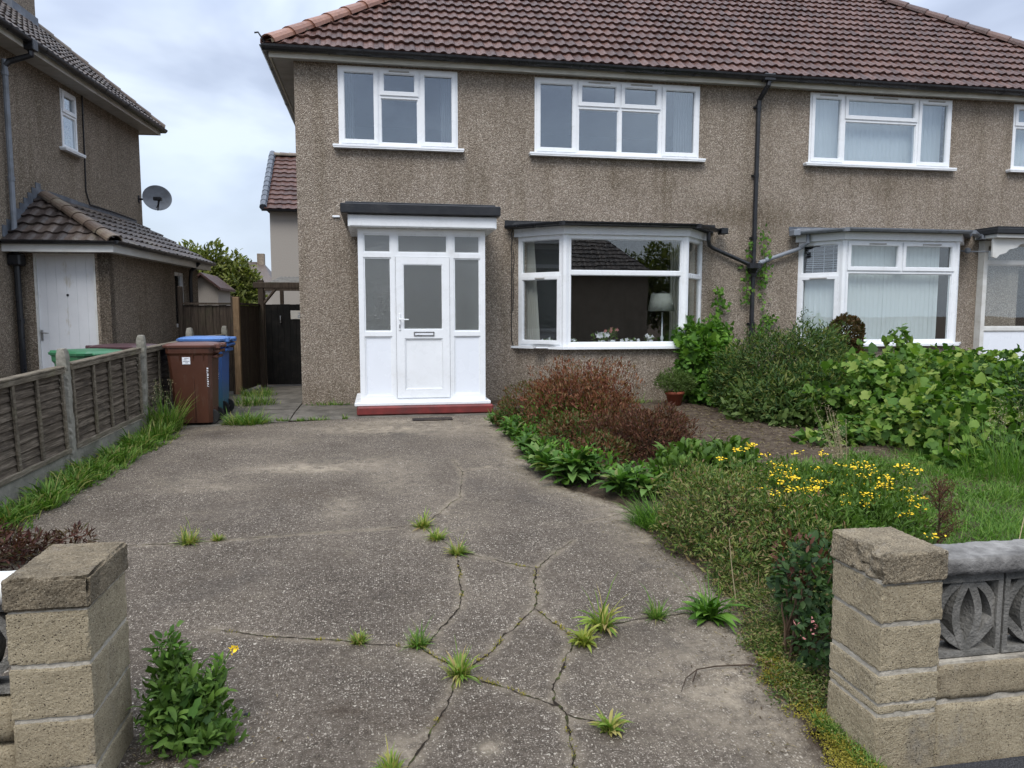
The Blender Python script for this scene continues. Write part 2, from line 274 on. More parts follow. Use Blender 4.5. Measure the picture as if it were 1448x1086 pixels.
# ------------------------------------------------------------------ object helpers
ORG = {}
def tag(o, label=None, cat=None, group=None, kind=None):
    if label: o['label'] = label
    if cat: o['category'] = cat
    if group: o['group'] = group
    if kind: o['kind'] = kind
    return o
def root(name, loc, label=None, cat=None, group=None, rz=0, kind=None):
    o = bpy.data.objects.new(name, None); C.objects.link(o); o.location = loc; o.rotation_euler = (0, 0, rz); o.empty_display_size = .2
    ORG[o.name] = Vector(loc); tag(o, label, cat, group, kind); return o
def link(name, me, parent=None, loc=(0, 0, 0)):
    o = bpy.data.objects.new(name, me); C.objects.link(o); o.location = loc
    if parent: o.parent = parent
    return o
def rn(v, s=1.): return mn.noise(Vector(v) * s)
class MB:
    def __init__(s): s.v = []; s.f = []; s.r = []; s.mi = []; s.cm = 0
    def add(s, vs, fs, r=None):
        b = len(s.v); r = random.random() if r is None else r
        s.v += [tuple(p) for p in vs]; s.r += [r] * len(vs); s.f += [tuple(i + b for i in f) for f in fs]; s.mi += [s.cm] * len(fs)
    def box(s, x0, x1, y0, y1, z0, z1, T=None, r=None):
        vs = [(x, y, z) for x in (x0, x1) for y in (y0, y1) for z in (z0, z1)]
        if T: vs = [T(*p) for p in vs]
        s.add(vs, [(0, 1, 3, 2), (4, 6, 7, 5), (0, 4, 5, 1), (2, 3, 7, 6), (0, 2, 6, 4), (1, 5, 7, 3)], r)
    def cbox(s, x0, x1, y0, y1, z0, z1, c=.008, T=None, r=None):      # box with chamfered edges
        vs = []; X = (x0, x0 + c, x1 - c, x1); Y = (y0, y0 + c, y1 - c, y1); Z = (z0, z0 + c, z1 - c, z1)
        idx = {}
        def V(i, j, k):
            if (i, j, k) not in idx: idx[(i, j, k)] = len(vs); vs.append((X[i], Y[j], Z[k]))
            return idx[(i, j, k)]
        fs = []
        for a in range(3):
            for e in (0, 3):
                q = []
                for (p, t) in ((1, 1), (2, 1), (2, 2), (1, 2)):
                    c3 = [0, 0, 0]; c3[a] = e; c3[(a + 1) % 3] = p; c3[(a + 2) % 3] = t; q.append(V(*c3))
                fs.append(tuple(q) if e == 3 else tuple(q[::-1]))
        for a in range(3):
            b_, c_ = (a + 1) % 3, (a + 2) % 3
            for eb in (0, 3):
                for ec in (0, 3):
                    q = []
                    for (t, w) in ((1, 0), (2, 0), (2, 1), (1, 1)):
                        p = [0, 0, 0]; p[a] = t
                        if w == 0: p[b_] = eb; p[c_] = 1 if ec == 0 else 2
                        else: p[b_] = 1 if eb == 0 else 2; p[c_] = ec
                        q.append(V(*p))
                    fs.append(tuple(q))
        for i in (0, 3):
            for j in (0, 3):
                for k in (0, 3):
                    a_ = 1 if i == 0 else 2; b2 = 1 if j == 0 else 2; c2 = 1 if k == 0 else 2
                    fs.append((V(i, b2, c2), V(a_, j, c2), V(a_, b2, k)))
        if T: vs = [T(*p) for p in vs]
        s.add(vs, fs, r)
    def tube(s, pts, rad, n=8, cap=True, r=None):
        pts = [Vector(p) for p in pts]; rings = []; m = len(pts)
        rr = rad if hasattr(rad, '__len__') else [rad] * m
        up = None
        for i, p in enumerate(pts):
            d = ((pts[min(i + 1, m - 1)] - p).normalized() + (p - pts[max(i - 1, 0)]).normalized()); d = d.normalized() if d.length > 1e-6 else Vector((0, 0, 1))
            if up is None: up = d.orthogonal().normalized()
            up = (up - d * up.dot(d)).normalized(); q = d.cross(up)
            rings.append([p + (up * math.cos(2 * math.pi * k / n) + q * math.sin(2 * math.pi * k / n)) * rr[i] for k in range(n)])
        vs = [v for g in rings for v in g]; fs = []
        for i in range(m - 1):
            for k in range(n): fs.append((i * n + k, i * n + (k + 1) % n, (i + 1) * n + (k + 1) % n, (i + 1) * n + k))
        if cap: fs += [tuple(range(n))[::-1], tuple(range((m - 1) * n, m * n))]
        s.add(vs, fs, r)
    def lathe(s, prof, c=(0, 0, 0), n=24, T=None, r=None):
        vs = [(c[0] + a * math.cos(2 * math.pi * k / n), c[1] + a * math.sin(2 * math.pi * k / n), c[2] + z) for a, z in prof for k in range(n)]
        fs = [(i * n + k, i * n + (k + 1) % n, (i + 1) * n + (k + 1) % n, (i + 1) * n + k) for i in range(len(prof) - 1) for k in range(n)]
        fs += [tuple(range(n))[::-1], tuple(range((len(prof) - 1) * n, len(prof) * n))]
        if T: vs = [T(*p) for p in vs]
        s.add(vs, fs, r)
    def prism(s, poly, z0, z1, T=None, r=None):                      # poly in xy, counter-clockwise
        n = len(poly); vs = [(x, y, z0) for x, y in poly] + [(x, y, z1) for x, y in poly]
        fs = [tuple(range(n))[::-1], tuple(range(n, 2 * n))] + [(i, (i + 1) % n, n + (i + 1) % n, n + i) for i in range(n)]
        if T: vs = [T(*p) for p in vs]
        s.add(vs, fs, r)
    def plate(s, s0, s1, z0, z1, holes, d0, d1, T=None):             # a slab with rectangular openings
        T = T or (lambda a, d, z: (a, d, z))
        xs = sorted({s0, s1, *[h[0] for h in holes], *[h[1] for h in holes]}); zs = sorted({z0, z1, *[h[2] for h in holes], *[h[3] for h in holes]})
        xs = [x for x in xs if s0 <= x <= s1]; zs = [z for z in zs if z0 <= z <= z1]
        nx, nz = len(xs) - 1, len(zs) - 1
        def solid(i, j):
            if i < 0 or j < 0 or i >= nx or j >= nz: return False
            cx, cz = (xs[i] + xs[i + 1]) / 2, (zs[j] + zs[j + 1]) / 2
            return not any(h[0] < cx < h[1] and h[2] < cz < h[3] for h in holes)
        idx = {}; vs = []; fs = []
        def V(i, j, k):
            if (i, j, k) not in idx: idx[(i, j, k)] = len(vs); vs.append(T(xs[i], (d0, d1)[k], zs[j]))
            return idx[(i, j, k)]
        for i in range(nx):
            for j in range(nz):
                if not solid(i, j): continue
                fs.append((V(i, j, 0), V(i + 1, j, 0), V(i + 1, j + 1, 0), V(i, j + 1, 0)))
                fs.append((V(i, j, 1), V(i, j + 1, 1), V(i + 1, j + 1, 1), V(i + 1, j, 1)))
                if not solid(i - 1, j): fs.append((V(i, j, 0), V(i, j + 1, 0), V(i, j + 1, 1), V(i, j, 1)))
                if not solid(i + 1, j): fs.append((V(i + 1, j, 0), V(i + 1, j, 1), V(i + 1, j + 1, 1), V(i + 1, j + 1, 0)))
                if not solid(i, j - 1): fs.append((V(i, j, 0), V(i, j, 1), V(i + 1, j, 1), V(i + 1, j, 0)))
                if not solid(i, j + 1): fs.append((V(i, j + 1, 0), V(i + 1, j + 1, 0), V(i + 1, j + 1, 1), V(i, j + 1, 1)))
        s.add(vs, fs)
    def build(s, name, mats, parent=None, local=False, smooth=False, loc=None):
        me = bpy.data.meshes.new(name)
        o3 = Vector((0, 0, 0))
        if loc is not None: o3 = Vector(loc)
        elif parent is not None and not local:
            p = parent
            while p.parent: p = p.parent
            o3 = ORG[p.name]
        vs = [(x - o3.x, y - o3.y, z - o3.z) for x, y, z in s.v]
        me.from_pydata(vs, [], s.f)
        ml = mats if isinstance(mats, (list, tuple)) else [mats]
        for m in ml: me.materials.append(MATS[m])
        a = me.attributes.new('rnd', 'FLOAT', 'POINT'); a.data.foreach_set('value', s.r)
        if len(ml) > 1: me.polygons.foreach_set('material_index', s.mi)
        if smooth: me.polygons.foreach_set('use_smooth', [True] * len(me.polygons))
        me.update(); me.validate()
        return link(name, me, parent, loc if (loc is not None and parent is None) else (0, 0, 0))

# ---- roughened block: subdivided box pushed about by noise
def rough_block(mb, x0, x1, y0, y1, z0, z1, amp=.004, seed=0, step=.02, rnd=.012, carve=None):
    nx, ny, nz = [max(2, int(round((b - a) / step))) for a, b in ((x0, x1), (y0, y1), (z0, z1))]
    idx = {}; vs = []; fs = []
    def V(i, j, k):
        key = (i, j, k)
        if key in idx: return idx[key]
        p = Vector((x0 + (x1 - x0) * i / nx, y0 + (y1 - y0) * j / ny, z0 + (z1 - z0) * k / nz))
        q = p.copy()
        c = Vector(((x0 + x1) / 2, (y0 + y1) / 2, (z0 + z1) / 2)); h = Vector(((x1 - x0) / 2, (y1 - y0) / 2, (z1 - z0) / 2))
        on = [(i in (0, nx)), (j in (0, ny)), (k in (0, nz))]
        e = sum(on)
        if e >= 2:
            m = rnd * (.3 + 1.1 * abs(mn.noise(p * 30 + Vector((seed, 0, 0)))) + (.8 if mn.noise(p * 11 + Vector((0, seed, 0))) > .25 else 0)) * .8
            for a in range(3):
                if on[a]: q[a] += (c[a] - p[a]) / abs(c[a] - p[a]) * m
        nn = mn.noise_vector(p * 14 + Vector((seed, seed, 0))) * amp * .4 + mn.noise_vector(p * 90 + Vector((seed, 0, seed))) * amp * .7
        q += nn
        if carve: q = carve(q, p)
        idx[key] = len(vs); vs.append(tuple(q)); return idx[key]
    for i in range(nx):
        for j in range(ny):
            fs.append((V(i, j, 0), V(i, j + 1, 0), V(i + 1, j + 1, 0), V(i + 1, j, 0))); fs.append((V(i, j, nz), V(i + 1, j, nz), V(i + 1, j + 1, nz), V(i, j + 1, nz)))
    for i in range(nx):
        for k in range(nz):
            fs.append((V(i, 0, k), V(i + 1, 0, k), V(i + 1, 0, k + 1), V(i, 0, k + 1))); fs.append((V(i, ny, k), V(i, ny, k + 1), V(i + 1, ny, k + 1), V(i + 1, ny, k)))
    for j in range(ny):
        for k in range(nz):
            fs.append((V(0, j, k), V(0, j, k + 1), V(0, j + 1, k + 1), V(0, j + 1, k))); fs.append((V(nx, j, k), V(nx, j + 1, k), V(nx, j + 1, k + 1), V(nx, j, k + 1)))
    mb.add(vs, fs)

# ------------------------------------------------------------------ leaves
TPL = {}
def tpl(name, v, f): TPL[name] = (np.array(v, float), f)
tpl('oval', [(0, 0, 0), (.3, .42, .07), (.7, .34, .02), (1, 0, -.14), (.7, -.34, .02), (.3, -.42, .07), (.32, 0, -.01), (.7, 0, -.05)],
    [(0, 6, 1), (0, 5, 6), (1, 6, 7, 2), (5, 4, 7, 6), (2, 7, 3), (4, 3, 7)])
tpl('small', [(0, 0, 0), (.5, .4, .06), (1, 0, -.08), (.5, -.4, .06)], [(0, 2, 1), (0, 3, 2)])
tpl('lobed', [(0, 0, 0), (-.08, .38, .03), (.32, .62, .05), (.46, .36, .03), (.78, .44, 0), (1, 0, -.16), (.78, -.44, 0), (.46, -.36, .03), (.32, -.62, .05), (-.08, -.38, .03), (.45, 0, -.04)],
    [(0, 10, 1), (1, 10, 2), (2, 10, 3), (3, 10, 4), (4, 10, 5), (5, 10, 6), (6, 10, 7), (7, 10, 8), (8, 10, 9), (9, 10, 0)])
tpl('heart', [(0, 0, 0), (-.12, .34, .05), (.2, .54, .05), (.62, .36, 0), (1, 0, -.18), (.62, -.36, 0), (.2, -.54, .05), (-.12, -.34, .05), (.4, 0, -.05)],
    [(0, 8, 1), (1, 8, 2), (2, 8, 3), (3, 8, 4), (4, 8, 5), (5, 8, 6), (6, 8, 7), (7, 8, 0)])
tpl('blade', [(0, .5, 0), (0, -.5, 0), (.4, .45, .02), (.4, -.45, .02), (.75, .3, -.06), (.75, -.3, -.06), (1, 0, -.2)], [(0, 1, 3, 2), (2, 3, 5, 4), (4, 5, 6)])
tpl('arch', [(0, .3, 0), (0, -.3, 0), (.25, .5, .12), (.25, -.5, .12), (.55, .55, .14), (.55, -.55, .14), (.8, .4, .02), (.8, -.4, .02), (1, 0, -.16), (.25, 0, .08), (.55, 0, .1), (.8, 0, -.01)],
    [(0, 1, 9), (0, 9, 2), (1, 3, 9), (2, 9, 10, 4), (9, 3, 5, 10), (4, 10, 11, 6), (10, 5, 7, 11), (6, 11, 8), (11, 7, 8)])
def unit(a): return a / np.maximum(np.linalg.norm(a, axis=1, keepdims=True), 1e-9)
def leaf_mesh(name, groups, mats, parent=None, loc=None, rng=None, shade=None):
    """groups: list of (template, P, A, N, L, W, matindex, rnd or None)"""
    VV = []; FI = []; FS = []; MI = []; RR = []; base = 0
    rng = rng or np.random.default_rng(1)
    for (tn, P, A, N, Ls, Ws, mi, rv) in groups:
        if len(P) == 0: continue
        tv, tf = TPL[tn]; A = unit(A); N = N - A * np.sum(N * A, 1, keepdims=True); N = unit(N); B = np.cross(N, A)
        Ls = np.asarray(Ls).reshape(-1, 1); Ws = np.asarray(Ws).reshape(-1, 1)
        V = P[:, None, :] + A[:, None, :] * (tv[None, :, 0:1] * Ls[:, None]) + B[:, None, :] * (tv[None, :, 1:2] * Ws[:, None]) + N[:, None, :] * (tv[None, :, 2:3] * Ls[:, None])
        n = len(P); k = len(tv); VV.append(V.reshape(-1, 3)); r = rng.random(n) if rv is None else rv; RR.append(np.repeat(r, k))
        offs = base + np.arange(n) * k
        for f in tf:
            fa = np.array(f)[None, :] + offs[:, None]; FI.append(fa.reshape(-1)); FS.append(np.full(n, len(f))); MI.append(np.full(n, mi))
        base += n * k
    V = np.concatenate(VV); I = np.concatenate(FI); S = np.concatenate(FS); M = np.concatenate(MI)
    o3 = np.zeros(3)
    if loc is not None: o3 = np.array(loc)
    elif parent is not None: o3 = np.array(ORG[parent.name])
    V = V - o3
    me = bpy.data.meshes.new(name); me.vertices.add(len(V)); me.vertices.foreach_set('co', V.astype(np.float32).ravel())
    me.loops.add(len(I)); me.loops.foreach_set('vertex_index', I.astype(np.int32))
    me.polygons.add(len(S)); st = np.concatenate([[0], np.cumsum(S)[:-1]]); me.polygons.foreach_set('loop_start', st.astype(np.int32)); me.polygons.foreach_set('loop_total', S.astype(np.int32))
    ml = mats if isinstance(mats, (list, tuple)) else [mats]
    for m in ml: me.materials.append(MATS[m])
    me.polygons.foreach_set('material_index', M.astype(np.int32))
    a = me.attributes.new('rnd', 'FLOAT', 'POINT'); a.data.foreach_set('value', np.concatenate(RR).astype(np.float32))
    me.update(calc_edges=True)
    return link(name, me, parent, tuple(o3) if parent is None else (0, 0, 0))
def zg(Y): return 0. if Y > 10.6 else max(-.04 * (10.6 - Y), -.36)
def zga(Y): return np.where(Y > 10.6, 0., np.maximum(-.04 * (10.6 - Y), -.36))
def blob_pts(rng, blobs, n, thick=.16, bump=.22, seed=0):
    w = np.array([(b[3] * b[4] + b[4] * b[5] + b[3] * b[5]) for b in blobs]); w = w / w.sum()
    bi = rng.choice(len(blobs), n, p=w); B = np.array(blobs)[bi]
    d = unit(rng.normal(size=(n, 3))); ph = bi * 1.7 + seed
    nz = np.sin(d[:, 0] * 5 + ph) * np.sin(d[:, 1] * 6 + ph * 2) + .6 * np.sin(d[:, 2] * 9 + d[:, 0] * 7 + ph) + .5 * np.sin(d[:, 1] * 13 + d[:, 2] * 11 + ph * 3)
    r = 1 - np.abs(rng.normal(0, thick, n)); r = np.clip(r, .25, 1) * (1 + bump * .5 * nz)
    P = B[:, :3] + d * B[:, 3:6] * r[:, None]
    nrm = unit(d / B[:, 3:6]); keep = P[:, 2] > zga(P[:, 1]) + .01
    return P[keep], nrm[keep]
def foliage(name, blobs, n, kind='oval', L=.05, W=.03, mats=('lf_bright',), parent=None, loc=None, seed=0, up=.35, out=.7, rand=.6, thick=.16, bump=.22, lv=.35, extra=None):
    rng = np.random.default_rng(seed + 11); P, nr = blob_pts(rng, blobs, n, thick, bump, seed)
    m = len(P); A = nr * out + np.array([0, 0, up]) + rng.normal(0, rand, (m, 3)); N = nr + np.array([0, 0, .8]) + rng.normal(0, .35, (m, 3))
    s = 1 + rng.normal(0, lv, m).clip(-.6, 1); g = [(kind, P, A, N, L * s, W * s, 0, None)]
    if extra: g += extra
    return leaf_mesh(name, g, list(mats), parent, loc, rng)
def stems(name, base, tips, parent, mat='stem', r=.008, spread=.05, seed=0, sag=.15):
    rnd = random.Random(seed); mb = MB(); bx, by, bz = base
    for t in tips:
        b = Vector((bx + rnd.uniform(-spread, spread), by + rnd.uniform(-spread, spread), bz)); t = Vector(t); pts = []
        for i in range(6):
            f = i / 5; p = b.lerp(t, f); p.z += sag * math.sin(f * 3.14) * (t - b).length * .3; p += Vector((rnd.uniform(-1, 1), rnd.uniform(-1, 1), 0)) * .02 * f; pts.append(p)
        mb.tube(pts, [r * (1 - .75 * i / 5) for i in range(6)], 5)
    return mb.build(name, mat, parent)
def shrub(name, loc, label, cat, blobs, n, kind, L, W, mats, group=None, seed=0, nst=14, stem_mat='stem', sr=.008, **k):
    r = root(name, loc, label, cat, group)
    foliage('foliage', blobs, n, kind, L, W, mats, r, seed=seed, **k)
    rnd = random.Random(seed); tips = []
    for i in range(nst):
        b = rnd.choice(blobs); d = Vector((rnd.gauss(0, 1), rnd.gauss(0, 1), abs(rnd.gauss(.3, 1)))).normalized()
        tips.append((b[0] + d.x * b[3] * .92, b[1] + d.y * b[4] * .92, max(b[2] + d.z * b[5] * .92, loc[2] + .05)))
    stems('stem', loc, tips, r, stem_mat, sr, .08, seed); return r
def blades(rng, cx, cy, rx, ry, n, h, w, lean=.5, kind='blade', z=None, hv=.35):
    a = rng.random(n) * 2 * np.pi; q = np.sqrt(rng.random(n)); X = cx + np.cos(a) * q * rx; Y = cy + np.sin(a) * q * ry
    Z = zga(Y) - .005 if z is None else np.full(n, z); P = np.stack([X, Y, Z], 1)
    az = a + rng.normal(0, .9, n); A = np.stack([np.cos(az) * lean * rng.random(n) * 2, np.sin(az) * lean * rng.random(n) * 2, np.ones(n)], 1)
    N = np.stack([-np.cos(az), -np.sin(az), np.full(n, .4)], 1) * 1.; hh = h * (1 + rng.normal(0, hv, n)).clip(.3, 2)
    return (kind, P, A, N, hh, np.full(n, w) * (.7 + .6 * rng.random(n)), 0, None)
#=====SETTING=====
def m_drive():
    t = NT('worn_aggregate_concrete')
    b = t.mix(t.ramp(t.noise(1.3, 7, .65), [(.33, 0.), (.66, 1.)]), (.094, .076, .060), (.165, .137, .108))
    b = t.mix(t.ramp(t.noise(34, 6, .8), [(.38, 0.), (.62, 1.)]), b, t.mix(1., b, (.42, .40, .38), 'MULTIPLY'))
    for sc, lo, hi, colr, sp, th in ((30, .12, .24, (.66, .60, .50), (1, 1.6, 1), .66), (47, .16, .30, (.60, .54, .45), (1.7, .8, 1), .5), (82, .2, .38, (.48, .42, .35), (1, 1.3, 1), .5), (150, .2, .45, (.34, .30, .25), (1, 1, 1), .42)):
        nz = t.n('ShaderNodeTexNoise'); v = t.map(sp); t.l(v, nz.inputs[0]); nz.inputs['Scale'].default_value = sc * 1.1; nz.inputs['Detail'].default_value = 2
        vm = t.n('ShaderNodeVectorMath', operation='MULTIPLY_ADD'); t.l(nz.outputs['Color'], vm.inputs[0]); vm.inputs[1].default_value = (1.3 / sc,) * 3; t.l(v, vm.inputs[2])
        d = t.vor(sc, vec=vm.outputs[0]); cc = t.vor(sc, out='Color', vec=vm.outputs[0]); s = t.n('ShaderNodeSeparateColor'); t.l(cc, s.inputs[0])
        f = t.mix(1., t.ramp(d, [(lo, 1.), (hi, 0.)]), t.ramp(s.outputs[0], [(th, 0.), (min(.95, th + .15), .7), (1, 1.)]), 'MULTIPLY')
        f = t.mix(1., f, t.ramp(t.noise(2.1, 5, .6), [(.3, .45), (.6, 1.)]), 'MULTIPLY')
        b = t.mix(f, b, colr)
    pn = t.math('MULTIPLY', t.attr('pale'), t.ramp(t.noise(9, 7, .75), [(.36, .05), (.6, 1.)]))
    b = t.mix(pn, b, t.mix(t.noise(60, 3), (.40, .345, .265), (.24, .195, .14)))
    b = t.mix(t.ramp(t.noise(1.9, 8, .8, dist=.8), [(.54, 0.), (.72, .4)]), b, (.21, .175, .13))
    b = t.mix(t.math('MULTIPLY', t.attr('dirt'), t.ramp(t.noise(11, 6, .75), [(.35, 0.), (.6, 1.)])), b, (.05, .034, .022))
    b = t.mix(t.ramp(t.noise(.9, 6, .65, dist=.5), [(.56, 0.), (.7, .5)]), b, (.05, .044, .040))
    t.pbr(b, .9, .2, t.bump(t.mix(.5, t.noise(85, 5, .75), t.noise(24, 5, .7)), .022)); return t.m
MATS['drive'] = m_drive()
MATS['path'] = m_simple('path_concrete', (.155, .14, .118), .9, .2, .35, 5, .01, 60, dirt=(.06, .055, .045), dpos=(.45, .68))
MATS['crack'] = (lambda t: (t.pbr(t.mix(t.ramp(t.noise(9, 5, .7), [(.5, 0.), (.62, 1.)]), (.022, .017, .013), (.06, .07, .022)), .95, .1), t.m)[1])(NT('crack_soil'))
# ------------------------------------------------------------------ ground
mb = MB(); ys = [-500, -6, 1.6, 10.6, 24, 700]; xs = [-500, -30, 30, 500]
vs = [(x, y, zg(y) - .05) for y in ys for x in xs]; n = len(xs)
mb.add(vs, [(j * n + i, j * n + i + 1, (j + 1) * n + i + 1, (j + 1) * n + i) for j in range(len(ys) - 1) for i in range(n - 1)])
tag(mb.build('ground', 'soil'), kind='structure')
EDGE = [(1.0, 1.66), (2.3, 1.66), (2.61, 1.68), (3.12, 1.74), (3.62, 1.92), (4.11, 1.98), (4.75, 1.92), (5.66, 1.95), (6.25, 1.62), (7.35, 1.52), (9.3, 1.55), (10.5, 1.7)]
def edge(y): return float(np.interp(y, [e[0] for e in EDGE], [e[1] for e in EDGE]))
CR = [[(-2.6, 5.36), (-1.69, 5.3), (-1.38, 5.29), (-1.02, 5.31), (-0.69, 5.34), (-0.3, 5.36), (0.0, 5.36), (0.26, 5.42)],
 [(0.26, 5.42), (0.38, 5.53), (0.5, 5.78), (0.56, 5.93), (0.65, 6.06)], [(0.26, 5.42), (0.39, 5.13), (0.49, 4.86)],
 [(0.49, 4.86), (0.59, 4.75), (0.72, 4.64), (0.86, 4.51), (0.97, 4.46)], [(0.97, 4.46), (1.07, 4.61), (1.24, 4.82), (1.32, 4.91)],
 [(0.49, 4.86), (0.48, 4.58), (0.47, 4.4), (0.45, 4.14), (0.42, 3.97), (0.37, 3.87), (0.3, 3.75), (0.24, 3.61), (0.18, 3.54)],
 [(-0.87, 3.91), (-0.71, 3.83), (-0.5, 3.75), (-0.25, 3.69), (-0.01, 3.6), (0.13, 3.56), (0.18, 3.54)], [(0.18, 3.54), (0.24, 3.44), (0.33, 3.32)],
 [(0.96, 4.46), (0.91, 4.27), (0.87, 4.02), (0.83, 3.89)], [(0.83, 3.89), (0.71, 3.73), (0.59, 3.57), (0.5, 3.42), (0.36, 3.28)],
 [(0.83, 3.89), (0.87, 3.76), (0.91, 3.66), (0.95, 3.5)], [(0.93, 3.56), (1.13, 3.62), (1.25, 3.64), (1.46, 3.67), (1.63, 3.68), (1.85, 3.6)],
 [(0.95, 3.5), (0.86, 3.32), (0.8, 3.2), (0.74, 3.06), (0.72, 2.97), (0.74, 2.86), (0.73, 2.77), (0.71, 2.63), (0.69, 2.52), (.7, 2.3)],
 [(0.34, 3.27), (0.27, 3.05), (0.22, 2.93), (0.17, 2.81), (0.09, 2.65), (0, 2.45)], [(0.34, 3.27), (0.49, 3.15), (0.57, 3.07), (0.65, 3.0), (0.73, 2.92)],
 [(0.74, 2.86), (0.82, 2.81), (0.9, 2.77)], [(0.73, 7.45), (0.77, 6.92), (.68, 6.3), (0.65, 6.06)], [(.77, 6.95), (1.04, 7.11)], [(1.5, 5.3), (1.6, 5.34), (1.92, 5.5)]]
CW = [.006, .006, .006, .008, .006, .011, .007, .010, .014, .010, .007, .008, .014, .008, .008, .010, .005, .003, .004]
def build_drive():
    NX, NY = 150, 300; Y0, Y1 = 2.0, 10.02
    Y = np.linspace(Y0, Y1, NY); ev = np.array([edge(y) + .05 * mn.noise(Vector((y * 2.3, 3, 0))) + .02 * mn.noise(Vector((y * 9, 3, 0))) for y in Y]); lv = -2.86 + .02 * Y
    X = lv[:, None] + (ev - lv)[:, None] * np.linspace(0, 1, NX)[None, :]; YY = np.repeat(Y[:, None], NX, 1)
    jn = 9.72 + (X + 1.92) * .15; YY = YY * 1.0
    sc = np.where(YY > 8, 1 - (YY - 8) / 2.02 * (1 - (np.clip(jn, 9.6, 10.0) - 8) / 2.02), 1); YY = np.where(YY > 8, 8 + (YY - 8) * (np.clip(jn, 9.6, 10.0) - 8) / 2.02, YY)
    Z = np.where(YY > 10.6, 0, np.maximum(-.04 * (10.6 - YY), -.36)) + .006 * np.sin(X * 1.7 + 1) * np.sin(YY * 1.3)
    segs = [(np.array(c[i]), np.array(c[i + 1])) for c in CR for i in range(len(c) - 1)]
    d = np.full(X.shape, 9.)
    for a, b in segs:
        t = np.clip(((X - a[0]) * (b - a)[0] + (YY - a[1]) * (b - a)[1]) / ((b - a) @ (b - a)), 0, 1)
        d = np.minimum(d, np.hypot(X - a[0] - t * (b - a)[0], YY - a[1] - t * (b - a)[1]))
    pale = .75 * np.exp(-(d / .03) ** 2)
    for x, y, rx, ry, s in [(-.72, 7.32, .42, .15, 1.6), (-.3, 7.45, .6, .35, .55), (.4, 9.3, 1.0, .3, .7), (-1.2, 8.6, .5, .3, .3), (-.48, 9.2, .35, .25, .5), (.3, 9.1, .45, .2, .8), (-1.44, 6.71, .35, .12, .45), (.14, 6.71, .3, .5, .45), (-.32, 5.95, .15, .35, .6), (.53, 5.6, .25, .5, .3),
                            (1.1, 7.2, .3, .5, .25), (1.0, 8.9, .5, .5, .35), (1.6, 3.0, .35, .5, .55), (.04, 2.74, .09, .09, .8), (.39, 2.69, .05, .05, .9), (.2, 3.5, .12, .12, .5), (.3, 5.2, .14, .14, .45), (-2.0, 9.4, .5, .2, .4), (1.2, 2.9, .4, .3, .35), (-1.6, 7.0, .5, .2, .3), (.35, 9.7, .9, .15, .6)]:
        pale += s * np.exp(-((X - x) / rx) ** 2 - ((YY - y) / ry) ** 2)
    er = (ev[:, None] - X); pale += 1.0 * np.exp(-(er / .24) ** 2) * (YY > 4.8) + .45 * np.exp(-(er / .35) ** 2) * (YY <= 4.8)
    dirt = 1.0 * np.exp(-(er / .06) ** 2) + np.exp(-((X - lv[:, None]) / .14) ** 2) + .6 * np.exp(-(d / .012) ** 2) + 1.3 * np.exp(-((X + .16) / .07) ** 2 - ((YY - 3.06) / .05) ** 2) + .6 * np.exp(-((X + 1.9) / .5) ** 2 - ((YY - 9.2) / .3) ** 2) + .5 * np.exp(-((X + .5) / .35) ** 2 - ((YY - 6.4) / .25) ** 2) + .4 * np.exp(-((X - .2) / .3) ** 2 - ((YY - 2.95) / .12) ** 2) + .5 * np.exp(-((YY - 9.8) / .1) ** 2) * (X < -1.2)
    V = np.stack([X, YY, Z], 2).reshape(-1, 3)
    F = [(j * NX + i, j * NX + i + 1, (j + 1) * NX + i + 1, (j + 1) * NX + i) for j in range(NY - 1) for i in range(NX - 1)]
    nb = len(V); extra = []; EF = []
    rnd = random.Random(3)
    def zat(x, y): return (zg(y)) + .006 * math.sin(x * 1.7 + 1) * math.sin(y * 1.3)
    for c, wd in zip(CR, CW):                       # the cracks: ragged strips of soil a few mm proud of the slab
        pts = []
        for i in range(len(c) - 1):
            a, b = np.array(c[i]), np.array(c[i + 1]); m = max(2, int(np.linalg.norm(b - a) / .018))
            for k in range(m): pts.append(a + (b - a) * k / m)
        pts.append(np.array(c[-1])); pts = np.array(pts)
        tg = np.gradient(pts, axis=0); nn = np.stack([-tg[:, 1], tg[:, 0]], 1); nn /= np.linalg.norm(nn, axis=1, keepdims=True)
        off = np.array([.016 * mn.noise(Vector((p[0] * 14, p[1] * 14, 1))) + .008 * mn.noise(Vector((p[0] * 45, p[1] * 45, 4))) for p in pts]); fade = np.minimum(1, np.minimum(np.arange(len(pts)), np.arange(len(pts))[::-1]) / 3 + .25)
        pts = pts + nn * off[:, None]
        prev = None
        for p, q, fd in zip(pts, nn, fade):
            h = wd * .32 * fd * (.2 + 1.6 * rnd.random()) * (1.1 + .9 * mn.noise(Vector((p[0] * 8, p[1] * 8, 7)))); h = max(h, .0012)
            i0 = nb + len(extra); extra += [(p[0] + q[0] * h, p[1] + q[1] * h, zat(*p) + .003), (p[0] - q[0] * h, p[1] - q[1] * h, zat(*p) + .003)]
            if prev is not None: EF.append((prev, prev + 1, i0 + 1, i0))
            prev = i0
    V = np.concatenate([V, np.array(extra)]); me = bpy.data.meshes.new('driveway'); me.from_pydata(V.tolist(), [], F + EF)
    me.materials.append(MATS['drive']); me.materials.append(MATS['crack']); me.polygons.foreach_set('material_index', [0] * len(F) + [1] * len(EF))
    for nme, arr in (('pale', pale), ('dirt', dirt)):
        a = me.attributes.new(nme, 'FLOAT', 'POINT'); a.data.foreach_set('value', np.concatenate([np.clip(arr, 0, 1).ravel(), np.zeros(len(extra))]).astype(np.float32))
    tag(link('driveway', me), kind='structure')
build_drive()
